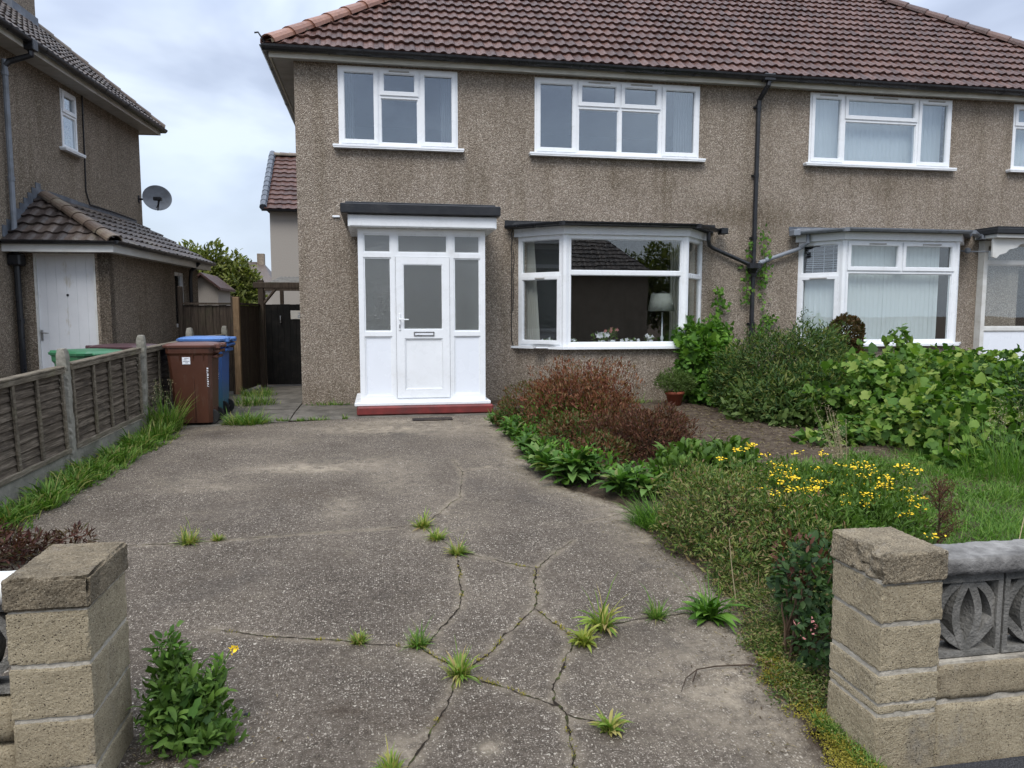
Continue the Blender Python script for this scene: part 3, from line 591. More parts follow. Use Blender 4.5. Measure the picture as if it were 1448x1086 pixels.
mb = MB()       # path slabs along the house and down the side
def slab(x0, x1, y0, y1, z=.0):
    nx, ny = max(2, int((x1 - x0) / .15)), max(2, int((y1 - y0) / .15))
    vs = [(x0 + (x1 - x0) * i / nx, y0 + (y1 - y0) * j / ny, zg(y0 + (y1 - y0) * j / ny) + z + .004 * mn.noise(Vector((i * .7, j * .7, x0)))) for j in range(ny + 1) for i in range(nx + 1)]
    mb.add(vs, [(j * (nx + 1) + i, j * (nx + 1) + i + 1, (j + 1) * (nx + 1) + i + 1, (j + 1) * (nx + 1) + i) for j in range(ny) for i in range(nx)])
slab(-2.75, -1.95, 9.64, 14.8); slab(-1.94, -1.16, 9.8, 10.9, .004); slab(-1.94, -1.16, 10.92, 12.6, .006); slab(-1.94, -1.16, 12.62, 22, .003); slab(-1.15, 1.8, 9.95, 11.6, -.004)
tag(mb.build('path', 'path'), kind='structure')
mb = MB()
vs = []; NXp, NYp = 60, 20
for j in range(NYp + 1):
    for i in range(NXp + 1): vs.append((-8 + 20 * i / NXp, -5 + 7.02 * j / NYp, -.362 + (0 if j < NYp else .001)))
mb.add(vs, [(j * (NXp + 1) + i, j * (NXp + 1) + i + 1, (j + 1) * (NXp + 1) + i + 1, (j + 1) * (NXp + 1) + i) for j in range(NYp) for i in range(NXp)])
mb.box(2.0, 9, 2.0, 2.345, -.40, -.361)
tag(mb.build('pavement', 'asphalt'), kind='structure')
mb = MB(); mb.box(-60, 60, -14, -5.02, -.6, -.47); tag(mb.build('road', 'asphalt'), kind='structure')
# garden soil
mb = MB(); NX, NY = 110, 110; vs = []
for j in range(NY + 1):
    y = 2.6 + (11.5 - 2.6) * j / NY; e0 = edge(y) - .04
    for i in range(NX + 1):
        x = e0 + (14 - e0) * (i / NX) ** 1.5
        z = zg(y) + .035 * min(1, (x - e0) / .4) + .035 * mn.noise(Vector((x * 2, y * 2, 0))) + .02 * mn.noise(Vector((x * 9, y * 9, 0))) - .015
        vs.append((x, y, z))
mb.add(vs, [(j * (NX + 1) + i, j * (NX + 1) + i + 1, (j + 1) * (NX + 1) + i + 1, (j + 1) * (NX + 1) + i) for j in range(NY) for i in range(NX)])
tag(mb.build('garden_soil', 'soil', smooth=True), kind='structure')
mb = MB(); vs = []
for j in range(31):
    for i in range(13): x = -4.6 + i * (4.6 - 2.84) / 12; y = 2.2 + j * .45; vs.append((x, y, zg(y) - .03 + .02 * mn.noise(Vector((x * 3, y * 3, 0)))))
mb.add(vs, [(j * 13 + i, j * 13 + i + 1, (j + 1) * 13 + i + 1, (j + 1) * 13 + i) for j in range(30) for i in range(12)])
tag(mb.build('side_soil', 'soil'), kind='structure')

# ------------------------------------------------------------------ windows
def window_part(r, T, s0, s1, z0, z1, cells, fw=.055, sill=True, vents=(), glass='glass', local=False, sillx=.09, name='window', d0=-.012, dp=.04):
    """cells: (s0,s1,z0,z1,kind) in fractions; kind 'sash' opening light, 'fix' fixed light"""
    Wd, H = s1 - s0, z1 - z0; f = MB(); holes = []; sash = []; panes = []
    for (a, b, c, d, k) in cells:
        A, B, Cc, D = s0 + a * Wd, s0 + b * Wd, z0 + c * H, z0 + d * H
        l = fw if a == 0 else fw * .5; rr = fw if b == 1 else fw * .5; bo = fw if c == 0 else fw * .5; to = fw if d == 1 else fw * .5
        h = (A + l, B - rr, Cc + bo, D - to); holes.append(h)
        if k == 'sash': sash.append((A + l * .55, B - rr * .55, Cc + bo * .55, D - to * .55)); 
        else: panes.append((h[0], h[1], h[2], h[3]))
    f.plate(s0, s1, z0, z1, holes, d0, d0 + .07, T)
    for h in panes: f.plate(h[0], h[1], h[2], h[3], [(h[0] + .012, h[1] - .012, h[2] + .012, h[3] - .012)], d0 + .018, d0 + .062, T)
    w_ = f.build(name, 'upvc', r, local)
    for q in sash:
        m = MB(); g = (q[0] + .052, q[1] - .052, q[2] + .052, q[3] - .052)
        m.plate(q[0], q[1], q[2], q[3], [g], d0 - .018, d0 - .001, T); m.plate(g[0] - .004, g[1] + .004, g[2] - .004, g[3] + .004, [(g[0] + .01, g[1] - .01, g[2] + .01, g[3] - .01)], d0 - .006, d0 + .03, T)
        m.build('sash', 'upvc', w_, local); panes.append(g)
    for g in panes:
        m = MB(); m.box(g[0] + .004, g[1] - .004, d0 + .022, d0 + .03, g[2] + .004, g[3] - .004, T); m.build('pane', glass, w_, local)
    if sill:
        m = MB(); m.cbox(s0 - sillx, s1 + sillx, -.10, .02, z0 - .035, z0 - .002, .006, T); m.box(s0 - sillx + .01, s1 + sillx - .01, -.095, -.004, z0 - .05, z0 - .0355, T); m.build('sill', 'upvc', w_, local)
    for (a, b, zz) in vents:
        m = MB(); m.cbox(s0 + a * Wd, s0 + b * Wd, d0 - .032, d0 - .0185, z0 + zz * H - .01, z0 + zz * H + .01, .003, T); m.build('trickle_vent', 'soffit', w_, local)
    return w_
Tf = lambda s, d, z: (s, 11.5 + d, z)

# ------------------------------------------------------------------ roof slopes
def tile_slope(mb, O, ux, up, Wd, Ln, cl, cr_, gauge=.30, roll=.15, lift=.042, rh=.024, sub=5, seed=0):
    """O eave corner, ux along the eave, up along the slope; cl, cr_: inset per metre of slope at left and right"""
    O, ux, up = Vector(O), Vector(ux).normalized(), Vector(up).normalized(); nn = ux.cross(up).normalized(); rnd = random.Random(seed)
    rows = int(Ln / gauge); ncol = int(Wd / roll) + 1
    prof = [(math.sin(math.pi * k / sub)) ** .8 if k < sub else 0 for k in range(sub)]
    for i in range(rows):
        s0, s1 = i * gauge - (.0 if i else .02), (i + 1) * gauge + .03
        l0, r0, l1, r1 = cl * max(s0, 0), Wd - cr_ * max(s0, 0), cl * s1, Wd - cr_ * s1
        if r0 - l0 < .1: break
        off = 0
        for c in range(ncol):
            a0 = c * roll + off; rv = rnd.random(); jl = rnd.uniform(-.004, .005)
            if a0 + roll < l0 or a0 > r0: continue
            vs = []
            flat = roll * .34
            xs_ = [0, flat * .5, flat] + [flat + (roll - flat) * k / 4 for k in (1, 2, 3, 4)]
            hs = [.003, 0, .003, rh * .8, rh * 1.05, rh * .75, .001]
            for (s, l, r_, hh, sj) in ((s0, l0, r0, lift + jl, 0), (s1, l1, r1, .002, 0)):
                for x, h in zip(xs_, hs):
                    X = min(max(a0 + x, l), r_); vs.append(O + ux * X + up * (s + (jl if hh > .01 else 0)) + nn * (h + hh))
            m = len(xs_)
            for x, h in zip(xs_, hs):                  # the butt edge that shows as the dark step
                X = min(max(a0 + x, l0), r0); vs.append(O + ux * X + up * (s0 + jl) + nn * (h + lift + jl - .030))
            fs = [(k, k + 1, m + k + 1, m + k) for k in range(m - 1)] + [(2 * m + k, 2 * m + k + 1, k + 1, k) for k in range(m - 1)]
            mb.add(vs, fs, rv)
def hip_tiles(mb, A, B, r=.11, n=None, seed=0, step=.33):
    A, B = Vector(A), Vector(B); d = B - A; Ln = d.length; d.normalize(); n = int(Ln / step); side = d.cross(Vector((0, 0, 1))).normalized(); upv = side.cross(d); rnd = random.Random(seed)
    for i in range(n):
        a = A + d * (i * step); b = A + d * ((i + 1) * step + .03); vs = []
        for (p, rr) in ((a, r * 1.10 + rnd.uniform(0, .006)), (b, r * .94)):
            for k in range(9):
                t = math.pi * (k / 8) * 1.1 - .05 * math.pi; vs.append(p + side * math.cos(t) * rr + upv * (math.sin(t) * rr * .75 - .02))
        vs += [a + (v - a) * .82 for v in vs[:9]]
        mb.add(vs, [(k, k + 1, 10 + k, 9 + k) for k in range(8)] + [(k, 18 + k, 19 + k, k + 1) for k in range(8)])

# ------------------------------------------------------------------ the pair of semi-detached houses
house = root('semi_detached_house', (6.15, 11.5, 0), 'large pebbledashed pair of houses with brown tiled roof, white porch and two bay windows', 'house')
XL, XR, YF, YB, ZT = -1.14, 13.44, 11.5, 19.6, 5.06
W1 = (-.52, 1.235, 3.835, 4.97); W2 = (2.42, 5.11, 3.83, 4.96); W3 = (7.04, 9.68, 3.84, 4.97); W4 = (10.9, 12.65, 3.86, 4.97)
def op(w_): return (w_[0] + .02, w_[1] - .02, w_[2] + .02, w_[3] - .02)
B1 = (2.30, 5.10, .84, 2.60); B2 = (6.98, 10.0, .86, 2.6); D1 = (.2, 1.05, .02, 2.15); D2 = (11.2, 12.3, .02, 2.15)
mb = MB(); mb.plate(XL, XR, -.4, ZT, [op(W1), op(W2), op(W3), op(W4), B1, B2, D1, D2], 0, .25, Tf)
mb.box(XL, XL + .25, YF + .251, YB, -.4, ZT); mb.box(XR - .25, XR, YF + .251, YB, -.4, ZT); mb.box(XL + .251, XR - .251, YB - .25, YB, -.4, ZT)
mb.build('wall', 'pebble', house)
mb = MB()        # plain rooms behind the windows
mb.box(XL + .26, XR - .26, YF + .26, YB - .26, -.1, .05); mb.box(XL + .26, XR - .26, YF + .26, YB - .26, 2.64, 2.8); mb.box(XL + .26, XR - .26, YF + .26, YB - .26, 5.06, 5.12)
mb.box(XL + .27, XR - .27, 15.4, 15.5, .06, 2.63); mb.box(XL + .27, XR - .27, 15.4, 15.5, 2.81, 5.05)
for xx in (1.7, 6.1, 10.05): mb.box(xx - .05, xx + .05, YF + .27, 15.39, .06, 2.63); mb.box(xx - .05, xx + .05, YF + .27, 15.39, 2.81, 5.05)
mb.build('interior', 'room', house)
mb = MB(); PIT = R_(39); EX0, EX1, EY0, EZ = -1.49, 14.05, 11.30, 5.135
EY1 = YB + .38; half = (EY1 - EY0) / 2; SL = half / math.cos(PIT); k = math.cos(PIT)
tile_slope(mb, (EX0, EY0, EZ), (1, 0, 0), (0, k, math.sin(PIT)), EX1 - EX0, SL + .3, k, k, seed=1)
tile_slope(mb, (EX0, EY1, EZ), (0, -1, 0), (k, 0, math.sin(PIT)), EY1 - EY0, SL + .3, k, k, seed=2, roll=.3)
tile_slope(mb, (EX1, EY0, EZ), (0, 1, 0), (-k, 0, math.sin(PIT)), EY1 - EY0, SL + .3, k, k, seed=3, roll=.3)
tile_slope(mb, (EX1, EY1, EZ), (-1, 0, 0), (0, -k, math.sin(PIT)), EX1 - EX0, SL + .3, k, k, seed=4, roll=.3)
roof = mb.build('roof', 'tile', house)
RZ = EZ + half * math.tan(PIT)
mb = MB(); zz = EZ - .015
mb.add([(EX0, EY0, zz), (EX1, EY0, zz), (EX1, EY1, zz), (EX0, EY1, zz), (EX0 + half, (EY0 + EY1) / 2, RZ - .015), (EX1 - half, (EY0 + EY1) / 2, RZ - .015)], [(0, 1, 5, 4), (1, 2, 5), (2, 3, 4, 5), (3, 0, 4)])
mb.build('roof_underlay', 'dkgrey', house)
for (A, B, sd) in (((EX0 + .02, EY0 + .02, EZ + .05), (EX0 + half, EY0 + half, RZ + .05), 1), ((EX1 - .02, EY0 + .02, EZ + .05), (EX1 - half, EY0 + half, RZ + .05), 2), ((EX0 + half, EY0 + half, RZ + .05), (EX1 - half, EY0 + half, RZ + .05), 3)):
    mb = MB(); hip_tiles(mb, A, B, .145, seed=sd, step=.42); h_ = mb.build('hip_tile' if sd < 3 else 'ridge_tile', 'hip' if sd < 2 else 'tile', roof)
    if sd == 1: h_['label'] = 'row of orange terracotta hip tiles'
mb = MB(); A, B = Vector((EX0, EY0, EZ)), Vector((EX0 + half, EY0 + half, RZ)); sd_ = Vector((1, -1, 0)).normalized()
for i in range(40):        # mortar bedding beside the hip tiles
    f0, f1 = i / 40, (i + 1) / 40; p, q = A.lerp(B, f0), A.lerp(B, f1); w0 = .115 + .05 * mn.noise(Vector((i * .9, 0, 0))); w1 = .115 + .05 * mn.noise(Vector((i * .9 + .9, 0, 0)))
    mb.add([p + Vector((0, 0, .06)), p + sd_ * w0 + Vector((0, 0, .055)), q + sd_ * w1 + Vector((0, 0, .055)), q + Vector((0, 0, .06))], [(0, 1, 2, 3)])
    mb.add([p + sd_ * w0 + Vector((0, 0, .055)), p + sd_ * (w0 + .02) + Vector((0, 0, .0)), q + sd_ * (w1 + .02) + Vector((0, 0, .0)), q + sd_ * w1 + Vector((0, 0, .055))], [(0, 1, 2, 3)])
mb.build('mortar_bedding', 'mortar', roof)
mb = MB(); mb.tube([(EX0 - .02, EY0 + .02, EZ + .04), (EX0 - .06, EY0, EZ + .10), (EX0 - .10, EY0, EZ + .16), (EX0 - .15, EY0, EZ + .15)], .012, 6); mb.build('hip_iron', 'black', roof)
# soffit, fascia, gutters
mb = MB(); mb.box(EX0 + .06, EX1 - .06, EY0 + .06, YF - .002, 5.0, 5.015); mb.box(EX0 + .06, XL - .002, YF, EY1 - .06, 5.0, 5.015); mb.box(XR + .002, EX1 - .06, YF, EY1 - .06, 5.0, 5.015); mb.build('soffit', 'soffit', house)
mb = MB(); mb.box(EX0 + .03, EX1 - .03, EY0 + .035, EY0 + .058, 4.982, 5.105); mb.box(EX0 + .032, EX0 + .056, EY0 + .059, EY1, 4.982, 5.105); mb.box(EX1 - .056, EX1 - .032, EY0 + .059, EY1, 4.982, 5.105); mb.build('fascia', 'fascia', house)
def gutter(mb, A, B, r=.058, drop=0., n=9, brk=.9, sag=.006):
    A, B = Vector(A), Vector(B); d = (B - A); Ln = d.length; d.normalize(); side = d.cross(Vector((0, 0, 1))).normalized(); m = max(2, int(Ln / .4)); vs = []
    for i in range(m + 1):
        p = A + d * Ln * i / m + Vector((0, 0, sag * mn.noise(Vector((i * .5, A.x, 0)))))
        for rr in (r, r - .005):
            for q in range(n): t = math.pi + math.pi * q / (n - 1); vs.append(p + side * math.cos(t) * rr + Vector((0, 0, math.sin(t) * rr)))
    fs = []
    for i in range(m):
        for q in range(n - 1):
            a = i * 2 * n + q; b = a + 2 * n; fs += [(a, a + 1, b + 1, b), (a + n, b + n, b + n + 1, a + n + 1)]
        a = i * 2 * n; b = a + 2 * n; fs += [(a, b, b + n, a + n), (a + n - 1, a + 2 * n - 1, b + 2 * n - 1, b + n - 1)]
    fs += [tuple(range(n)), tuple(m * 2 * n + q for q in range(n))[::-1]]
    mb.add(vs, fs)
    if brk:
        k = int(Ln / brk)
        for i in range(1, k):       # joint brackets
            p = A + d * (i * Ln / k); wd = .05 if i % 3 == 0 else .012; vs = []
            for e in (-wd, wd):
                for q in range(n): t = math.pi + math.pi * q / (n - 1); vs.append(p + d * e + side * math.cos(t) * (r + .006) + Vector((0, 0, math.sin(t) * (r + .006))))
            mb.add(vs, [(q, q + 1, n + q + 1, n + q) for q in range(n - 1)])
mb = MB(); gutter(mb, (EX0 - .05, EY0 - .036, 5.118), (EX1 + .05, EY0 - .036, 5.118), r=.075); gutter(mb, (EX0 - .028, EY0 - .04, 5.121), (EX0 - .028, EY1, 5.121)); mb.build('gutter', 'black', house)
# down pipe on the party line
mb = MB(); px = 6.14
mb.cbox(px - .07, px + .12, EY0 - .095, EY0 + .03, 5.03, 5.14, .01)
mb.tube([(px + .03, 11.26, 5.05), (px + .02, 11.26, 4.97), (px - .02, 11.34, 4.86), (px - .04, 11.42, 4.78), (px - .045, 11.43, 4.6)], .04, 10)
mb.tube([(px - .045, 11.43, 4.72), (px - .055, 11.43, 2.16)], .036, 10); mb.tube([(px - .055, 11.43, 2.0), (px - .06, 11.43, .05)], .036, 10)
for z in (4.68, 3.6, 2.6, 1.2): mb.tube([(px - .05, 11.43, z - .03), (px - .05, 11.43, z + .03)], .043, 10); mb.box(px - .11, px + .01, 11.455, 11.498, z - .012, z + .012)
mb.build('downpipe', 'black', house)
mb = MB(); mb.lathe([(.045, 0), (.05, .05), (.11, .12), (.125, .13), (.125, .21), (.115, .21), (.105, .15)], (px - .055, 11.40, 1.97), 12); mb.build('hopper_head', 'black', house)
mb = MB(); mb.tube([(5.22, 11.28, 2.66), (5.22, 11.28, 2.54), (5.28, 11.38, 2.46), (5.36, 11.42, 2.42), (5.92, 11.42, 2.20), (6.04, 11.41, 2.15)], .033, 10); mb.build('branch_pipe', 'black', house)
mb = MB(); mb.tube([(6.96, 11.28, 2.66), (6.96, 11.28, 2.52), (6.90, 11.40, 2.44), (6.34, 11.42, 2.25), (6.2, 11.42, 2.19), (6.16, 11.41, 2.10)], .033, 10)
for q in ((6.32, 2.245), (6.22, 2.2)): mb.tube([(q[0] - .03, 11.42, q[1] - .012), (q[0] + .03, 11.42, q[1] + .012)], .042, 10)
pp = mb.build('branch_pipe', 'greypipe', house); pp['label'] = 'grey branch pipe from the right bay gutter'
# first-floor windows
window_part(house, Tf, *W1, [(0, .335, 0, 1, 'sash'), (.335, .675, .64, 1, 'sash'), (.335, .675, 0, .64, 'fix'), (.675, 1, 0, 1, 'sash')], vents=[(.42, .59, .955)], glass='glass_up')
window_part(house, Tf, *W2, [(0, .25, 0, 1, 'sash'), (.25, .508, .64, 1, 'sash'), (.508, .76, .64, 1, 'sash'), (.25, .508, 0, .64, 'fix'), (.508, .76, 0, .64, 'fix'), (.76, 1, 0, 1, 'sash')], vents=[(.315, .445, .965), (.57, .70, .965)], glass='glass_up')
window_part(house, Tf, *W3, [(0, .235, 0, 1, 'sash'), (.235, .755, .64, 1, 'sash'), (.235, .755, 0, .64, 'fix'), (.755, 1, 0, 1, 'sash')], vents=[(.06, .18, .965), (.43, .6, .965), (.82, .94, .965)], glass='glass_up')
window_part(house, Tf, *W4, [(0, .33, .66, 1, 'sash'), (0, .33, 0, .66, 'fix'), (.33, .67, 0, 1, 'fix'), (.67, 1, .66, 1, 'sash'), (.67, 1, 0, .66, 'fix')], glass='glass_up')
mb = MB()
for (a, b, s) in ((-.60, -.5, .02), (-.55, -.44, .016)): mb.tube([(a, 11.49, 5.03), ((a + b) / 2, 11.47, 5.04), (b, 11.49, 5.02)], s, 7)
mb.build('foam_filler', 'foam', house)
# bays
def facet(p, q):
    P, Q = Vector((p[0], p[1], 0)), Vector((q[0], q[1], 0)); d = (Q - P); Ln = d.length; d.normalize(); n_ = Vector((-d.y, d.x, 0))
    return (lambda s, dd, z: tuple(P + d * s + n_ * dd + Vector((0, 0, z)))), Ln
def offset_poly(poly, o):
    res = []; m = len(poly)
    for i, p in enumerate(poly):
        p = Vector((p[0], p[1]))
        if i == 0 or i == m - 1:
            q = Vector(poly[1 if i == 0 else m - 2]); d = (q - p).normalized() if i == 0 else (p - q).normalized(); nrm = Vector((d.y, -d.x)); r_ = p + nrm * o; r_.x += (-.0 if i == 0 else .0); t = (p.y - r_.y) / d.y if abs(d.y) > 1e-6 else 0; r_ = r_ + d * t; res.append((r_.x, p.y)); continue
        a, b = Vector(poly[i - 1]), Vector(poly[i + 1]); d1, d2 = (p - a).normalized(), (b - p).normalized(); n1_, n2_ = Vector((d1.y, -d1.x)), Vector((d2.y, -d2.x)); bis = (n1_ + n2_).normalized(); res.append(tuple(p + bis * (o / max(.3, bis.dot(n1_)))))
    return res
def bay(poly, zs, zt, ztr, layouts, gmat, name_mat='black', roofmat='dkgrey', vents=()):
    base = poly; mb = MB()
    for i in range(3):                     # rendered dado wall
        T, Ln = facet(poly[i], poly[i + 1]); e = .0
        mb.box(e, Ln - e, .0 + .003 * i, .18, -.4, zs - .04 - .001 * i, T)
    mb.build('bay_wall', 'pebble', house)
    main = None
    for i in range(3):
        T, Ln = facet(poly[i], poly[i + 1]); lay, vts = layouts[i]
        wpt = window_part(house, T, .035 if i != 0 else .0, Ln - (.035 if i != 2 else 0), zs, zt, lay, fw=.06, sill=False, vents=vts, glass=gmat, name='bay_window', d0=0)
        if i == 1: main = wpt
    for j in (1, 2): mb = MB(); mb.lathe([(.058, 0), (.058, zt - zs)], (poly[j][0] + (.02 if j == 1 else -.02), poly[j][1] + .035, zs), 8); mb.build('corner_post', 'upvc', main)
    o = offset_poly(poly, .085); inn = offset_poly(poly, -.03); mb = MB()
    pl = [(o[0][0], 11.497), o[1], o[2], (o[3][0], 11.497)]; mb.prism(pl, zs - .036, zs - .002); mb.build('sill', 'upvc', main)
    o = offset_poly(poly, .05); mb = MB(); mb.prism([(o[0][0], 11.497), o[1], o[2], (o[3][0], 11.497)], zt + .001, zt + .12); mb.build('bay_fascia', 'upvc', house)
    o1 = offset_poly(poly, .14); o2 = offset_poly(poly, -.42); mb = MB()
    a = [(o1[0][0], 11.497), o1[1], o1[2], (o1[3][0], 11.497)]; z0 = zt + .125
    vs = [(x, y, z0) for x, y in a] + [(x, y, z0 + .035) for x, y in a] + [(a[0][0] + .1, 11.498, z0 + .11), (a[1][0] + .15, 11.3, z0 + .10), (a[2][0] - .15, 11.3, z0 + .10), (a[3][0] - .1, 11.498, z0 + .11)]
    mb.add(vs, [(3, 2, 1, 0), (0, 1, 5, 4), (1, 2, 6, 5), (2, 3, 7, 6), (4, 5, 9, 8), (5, 6, 10, 9), (6, 7, 11, 10), (8, 9, 10, 11)])
    mb.box(a[0][0] - .02, a[3][0] + .02, 11.485, 11.499, z0 + .05, z0 + .13)
    mb.build('bay_roof', roofmat, house)
    og = offset_poly(poly, .19); mb = MB(); g = [(og[0][0] + .06, 11.44), og[1], og[2], (og[3][0] + .02, 11.42)]
    for i in range(3): gutter(mb, (*g[i], zt + .165), (*g[i + 1], zt + .165), r=.05, brk=.5)
    for j in (1, 2): mb.lathe([(.052, -.055), (.054, .0)], (*g[j], zt + .165), 12)
    for e, sg in ((g[0], -1), (g[3], 1))[1 if name_mat == 'black' else 0:]: mb.cbox(e[0] - .06, e[0] + .06, 11.26, 11.42, zt + .09, zt + .19, .01)
    return mb.build('bay_gutter', name_mat, house)
P1_ = [(2.17, 11.5), (2.76, 10.9), (4.70, 10.9), (5.22, 11.5)]; P2_ = [(6.93, 11.5), (7.36, 10.9), (9.44, 10.9), (10.0, 11.5)]
tr = .648
bay(P1_, .86, 2.54, 1.97, [([(0, 1, tr, 1, 'fix'), (0, 1, 0, tr, 'sash')], [(.4, .62, tr - .03)]), ([(0, 1, tr + .015, 1, 'fix'), (0, 1, 0, tr + .015, 'fix')], []), ([(0, 1, tr, 1, 'fix'), (0, 1, 0, tr, 'fix')], [])], 'glass')
tr = .70
bay(P2_, .87, 2.54, 2.03, [([(0, 1, tr - .03, 1, 'fix'), (0, 1, 0, tr - .03, 'sash')], [(.3, .7, tr - .06)]), ([(0, .5, tr, 1, 'sash'), (.5, 1, tr, 1, 'sash'), (0, 1, 0, tr, 'fix')], [(.2, .35, .965), (.68, .85, .965)]), ([(0, 1, tr - .03, 1, 'fix'), (0, 1, 0, tr - .03, 'fix')], [])], 'glass', 'greypipe', 'lead')
# porch, our side
def porch(x0, x1, yf, zb, zt, parent, split, old=False):
    um = 'upvc_old' if old else 'upvc'; T = lambda s, d, z: (s, yf + d, z); f = MB(); W_ = x1 - x0
    a, b = x0 + split[0] * W_, x0 + split[1] * W_; zr = zb + (zt - zb) * .395; ztr = zb + (zt - zb) * .85
    holes = []; panes = []; panels = []
    for (p, q) in ((x0 + .07, a - .035), (b + .035, x1 - .07)):
        holes += [(p, q, zb + .08, zr - .03), (p, q, zr + .03, ztr - .03), (p, q, ztr + .03, zt - .07)]; panels.append((p, q, zb + .08, zr - .03)); panes += [(p, q, zr + .03, ztr - .03), (p, q, ztr + .03, zt - .07)]
    holes += [(a + .02, b - .02, zb + .04, ztr - .02), (a + .045, b - .045, ztr + .03, zt - .07)]; panes.append((a + .045, b - .045, ztr + .03, zt - .07))
    f.plate(x0, x1, zb, zt, holes, 0, .07, T)
    for h in panes + panels: f.plate(h[0], h[1], h[2], h[3], [(h[0] + .02, h[1] - .02, h[2] + .02, h[3] - .02)], .014, .06, T)
    for xx in (a, b): f.box(xx - .006, xx + .006, -.004, -.0005, zb + .03, zt - .03, T)
    for side, xx in ((-1, x0), (1, x1)):       # glazed returns to the wall
        Ts = (lambda s, d, z, xx=xx, side=side: (xx - side * d * 1.0, yf + .071 + s, z)); Ls = 11.5 - yf - .075
        hs = [(.05, Ls - .05, zb + .08, zr - .03), (.05, Ls - .05, zr + .03, ztr - .03), (.05, Ls - .05, ztr + .03, zt - .07)]
        f.plate(0, Ls, zb, zt, hs, 0, .06, Ts); f.box(.05, Ls - .05, .02, .04, zb + .08, zr - .03, Ts)
        panes += [(side, xx, hs[1], Ls), (side, xx, hs[2], Ls)]
    pf = f.build('porch', um, parent)
    for h in panels: m = MB(); m.box(h[0] + .012, h[1] - .012, .022, .04, h[2] + .012, h[3] - .012, T); m.build('panel', 'door_panel', pf)
    for h in panes:
        m = MB()
        if len(h) == 4 and not isinstance(h[2], tuple): m.box(h[0] + .01, h[1] - .01, .028, .036, h[2] + .01, h[3] - .01, T)
        else: side, xx, q, Ls = h; m.box(min(xx - side * .02, xx - side * .028), max(xx - side * .02, xx - side * .028), yf + .071 + q[0] - .005, yf + .071 + q[1] + .005, q[2] - .005, q[3] + .005)
        m.build('pane', 'frost' if not old else 'glass', pf)
    # the door leaf
    d0, d1, e0, e1 = a + .024, b - .024, zb + .045, ztr - .024; m = MB(); g = (d0 + .095, d1 - .095, zr + .06, e1 - .095); pn = (d0 + .11, d1 - .10, e0 + .11, zr - .06)
    m.plate(d0, d1, e0, e1, [g, pn], -.014, .045, T); m.plate(g[0] - .003, g[1] + .003, g[2] - .003, g[3] + .003, [(g[0] + .012, g[1] - .012, g[2] + .012, g[3] - .012)], -.008, .03, T)
    m.box(pn[0], pn[1], .008, .03, pn[2], pn[3], T); m.plate(pn[0] + .002, pn[1] - .002, pn[2] + .002, pn[3] - .002, [(pn[0] + .014, pn[1] - .014, pn[2] + .014, pn[3] - .014)], -.005, .0075, T)
    m.build('door', um, pf); m = MB(); m.box(g[0] + .003, g[1] - .003, .006, .014, g[2] + .003, g[3] - .003, T); m.build('pane', 'frost' if not old else 'glass', pf)
    if not old:
        m = MB(); xh = d0 + .045; zh = zr + .20; m.cbox(xh - .014, xh + .014, -.026, -.0145, zh - .15, zh + .08, .004, T); m.tube([T(xh, -.02, zh), T(xh, -.06, zh), T(xh + .02, -.065, zh), T(xh + .12, -.065, zh - .003)], .009, 8); m.build('door_handle', 'upvc', pf)
        m = MB(); m.cbox(xh - .006, xh + .006, -.032, -.0265, zh - .12, zh - .07, .002, T); m.build('keyhole', 'dkgrey', pf)
        m = MB(); xm = (d0 + d1) / 2 + .01; m.plate(xm - .14, xm + .14, zr - .028, zr + .032, [(xm - .125, xm + .125, zr - .014, zr + .018)], -.024, -.0145, T); m.build('letterbox', 'chrome', pf)
        m = MB(); m.box(xm - .125, xm + .125, -.02, -.0145, zr - .0135, zr + .0175, T); m.build('letter_flap', 'sticker', pf)
    return pf
pf = porch(-.25, 1.475, 10.30, .155, 2.50, house, (.275, .725))
mb = MB(); mb.cbox(-.33, 1.535, 10.2, 11.495, .105, .153, .008); mb.build('sill', 'upvc', pf)
mb = MB(); mb.cbox(-.30, 1.57, 10.16, 11.49, -.02, .1035, .02); mb.build('porch_step', 'red_step', house)
mb = MB(); mb.cbox(-.37, 1.615, 10.16, 11.495, 2.505, 2.665, .006); mb.box(-.345, 1.59, 10.15, 10.158, 2.52, 2.65); mb.build('porch_fascia', 'upvc', house)
mb = MB(); mb.cbox(-.46, 1.66, 10.08, 11.495, 2.67, 2.80, .010); mb.cbox(-.40, 1.60, 10.16, 11.49, 2.801, 2.83, .008); mb.build('porch_roof', 'felt_edge', house)
mb = MB(); mb.box(.22, 1.03, 11.56, 11.6, .03, 2.13); mb.build('inner_door', 'inner_door', house)
